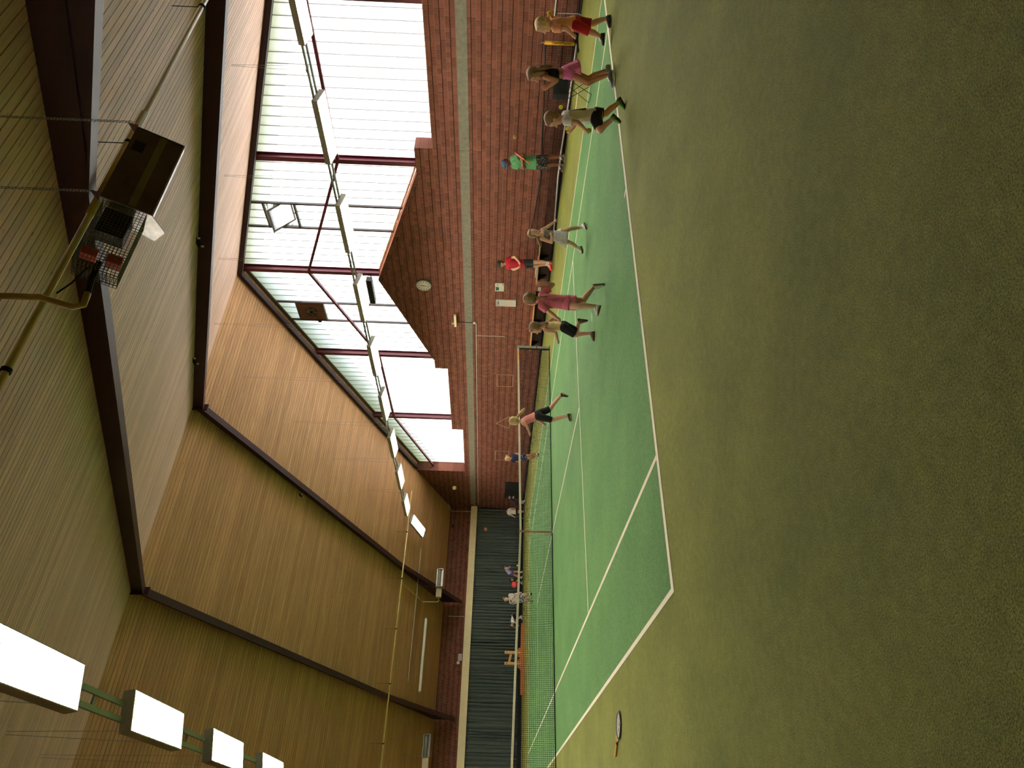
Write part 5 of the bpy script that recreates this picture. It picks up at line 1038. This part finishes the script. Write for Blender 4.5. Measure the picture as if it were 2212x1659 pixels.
# D coach
person('D', 'coach in green shirt and blue cap with crossed arms before the low net', 1.34, (-.9, -.42, 0), tilt=.28, hs=1.18, build=1.02, skin=SK3, vox=.0095, shirt=cloth('green', (86, 146, 100)), sleeve=.55, hem=.02, sh_w=1.08, shorts=spots('camo', (44, 44, 48), (150, 150, 146), 28, .6), leg=.85, cap_=pmat('cap_blue', (66, 88, 116), .8, .06, 20), hair=H_dark, shoe=M_shd, sole=pmat('sole_tan', (176, 140, 100), .7), sock=cloth('sock_grey', (160, 156, 150)), sockh=.14)
g = racket((0, 0, 0), 0, .5, 'red and yellow tennis racket tucked under the crossed arms of the coach', pmat('racket_red', (206, 50, 42), .4), pmat('racket_yel2', (232, 200, 60), .4), M_red)
_rzm = Matrix.Rotation(RZ, 4, 'Z'); _X = (_rzm @ Vector((.52, -.15, .84))).normalized(); _Y = (_rzm @ Vector((.2, .95, .05))); _Y = (_Y-_X*_Y.dot(_X)).normalized()
g.matrix_world = axes(_X, _Y, _X.cross(_Y), Vector((13.831, 5.91, 0))+(_rzm @ Vector((-.30, -.40, 1.00))))
# E girl in flowered dress
tE = [(-.225, .06, .985), (-.265, .07, .955), (-.33, .07, .925), (-.40, .07, .90), (-.445, .06, .885)]
person('E', 'girl in grey patterned dress striding with one arm out', .92, (.38, -.92, 0), hs=1.08, build=.88, shirt=spots('flower_top', (150, 140, 128), (66, 52, 58), 60, .5), strap=True, hem=.1, skirt=(spots('flower_skirt', (222, 220, 224), (124, 98, 106), 70, .58), .36, -.42, 1.75, .06, (-.04, 0, 0)), shorts=C_w, leg=.3, hair=H_dblond, hstyle='tied', tail=tE, shoe=M_shw, sole=M_sold, sock=C_w, sockh=.2)
# F player in red
person('F', 'standing player in red shirt and dark cap before the wall bench', 1.38, (-.97, -.2, 0), tilt=.12, hs=1.1, build=.86, skin=SK1, vox=.0095, shirt=cloth('crimson', (168, 24, 44)), sleeve=.6, hem=.0, shorts=cloth('charcoal', (50, 50, 54)), leg=.62, cap_=pmat('cap_green', (44, 58, 54), .8, .06, 20), hair=H_brown, shoe=pmat('shoe_red', (226, 72, 50), .6, .1, 20), sole=pmat('sole_red', (190, 60, 48), .7), sock=C_w, sockh=.22)
# G girl in pink dress, running
tG = [(.115, -.02, 1.12), (.125, -.04, 1.03), (.135, -.06, .94), (.15, -.06, .87)]
person('G', 'running girl in rose pink dress with long ponytail seen from behind', 1.0, (-.7, .7, 0), hs=1.08, build=.95, shirt=cloth('rose', (230, 118, 144)), sleeve=.62, hem=-.08, skirt=(cloth('rose', (230, 118, 144)), .05, -.36, 1.22, .02, (0, 0, 0)), shorts=cloth('rose', (230, 118, 144)), leg=.3, hair=H_dblond, hstyle='tied', tail=tG, shoe=M_shw, sole=pmat('sole_olive', (96, 88, 50), .8))
# H girl in yellow top
tH = [(.13, -.03, .965), (.145, -.05, .90), (.15, -.07, .84), (.16, -.06, .80)]
person('H', 'running girl in pale yellow top and black shorts with one foot raised', .92, (-.95, .2, 0), hs=1.06, build=.92, shirt=cloth('cream', (250, 220, 162)), strap=True, hem=-.02, shorts=C_blk, leg=.97, hair=H_dblond, hstyle='tied', tail=tH, shoe=pmat('shoe_brown', (146, 116, 96), .7, .2, 30), sole=pmat('sole_brown', (92, 62, 48), .8))
# I girl in pink top with flying ponytail
tI = [(-.10, .02, 1.21), (-.05, .03, 1.17), (.02, .03, 1.12), (.09, .03, 1.06), (.14, .03, 1.03)]
person('I', 'running girl in pink top and black shorts with flying blond ponytail', 1.04, (-.85, .5, 0), hs=1.06, build=.90, shirt=cloth('salmon', (240, 150, 148)), strap=True, hem=-.02, shorts=C_blk, leg=.95, hair=H_blond, hstyle='tied', tail=tI, shoe=M_shd, sole=pmat('sole_lime', (150, 150, 84), .8))
# far side of the net
person('J', 'girl in navy shirt and white edged shorts behind the net by the brick wall', 1.0, (-.3, -.95, 0), hs=1.08, build=.92, skin=SK2, vox=.010, shirt=C_nv, sleeve=.5, hem=-.05, shorts=spots('navy_white', (44, 46, 84), (190, 192, 200), 14, .58), leg=.6, hair=H_blond, hstyle='tied', tail=[(-.14, .08, 1.22), (-.08, .1, 1.25), (-.05, .1, 1.18)], shoe=pmat('shoe_rose', (206, 140, 132), .7, .1, 20), sole=M_sold)
person('K', 'child in dark blue bending down beside the black mat', .92, (.95, -.2, 0), tilt=.5, hs=1.05, vox=.011, shirt=C_nv, sleeve=.6, shorts=C_blk, leg=.9, hair=H_dark, shoe=M_shw, sole=M_solw, sock=C_w)
Rl = person('L', 'child in white shirt seen from behind at the corner of the curtain', .92, (.05, 1, 0), hs=1.05, vox=.011, shirt=spots('white_print', (222, 218, 212), (110, 112, 130), 20, .60), sleeve=.7, hem=-.04, sh_w=1.1, shorts=C_blk, leg=.5, hair=H_brown, shoe=M_shw, sole=M_sold)
person('M', 'child in lilac shirt bending forward with a racket before the curtain', .98, (.92, -.35, 0), tilt=.5, hs=1.05, vox=.011, skin=SK2, shirt=cloth('lilac', (180, 174, 222)), sleeve=.6, shorts=cloth('blue', (72, 76, 130)), leg=.5, hair=H_dark, shoe=M_shw, sole=M_sold, sock=C_w, sockh=.75)
racket((10.45, 28.42, .70), math.radians(-20), .6, 'dark tennis racket held by the child in lilac', M_fr, M_fr, M_black, tilt=.9)
person('N', 'crouching child in dark clothes with a coral backpack', .86, (.95, -.3, 0), hs=1.02, vox=.011, skin=SK2, shirt=C_blk, sleeve=.7, shorts=C_blk, leg=.9, hair=H_dark, shoe=M_shw, sole=M_sold)
t = tag(empty('backpack', (9.62, 28.74, .30), RZ), 'coral backpack on the back of the crouching child', 'backpack')
o = MB().ell((0, -.02, .17), (.17, .10, .15), 20, 12).build('bag', pmat('coral_bag', (236, 86, 92), .7, .06, 8), t, smooth=True); MB().ell((0, -.09, .13), (.11, .05, .08), 16, 10).build('front_pocket', MATS['coral_bag'], t, smooth=True); MB().tube([(-.04, .0, .31), (-.02, .0, .35), (.02, .0, .35), (.04, .0, .31)], .01, 6).build('grab_loop', M_black, t)
person('O', 'player in white patterned shirt and shorts walking behind the net', .98, (-.1, -1, 0), hs=1.08, build=1.05, skin=SK1, vox=.010, shirt=spots('pale_print', (206, 196, 188), (84, 60, 58), 16, .57), sleeve=.7, hem=.0, shorts=spots('check_print', (196, 190, 196), (60, 64, 90), 16, .52), leg=.85, hair=H_dark, shoe=M_black, sole=M_sold)
person('P', 'child in white shirt crouching low before the dark curtain', .86, (-.8, -.3, 0), tilt=.6, hs=1.05, vox=.011, shirt=C_w, sleeve=.7, hem=-.1, shorts=C_blk, leg=.9, hair=H_brown, shoe=M_shw, sole=M_solw, sock=C_w)
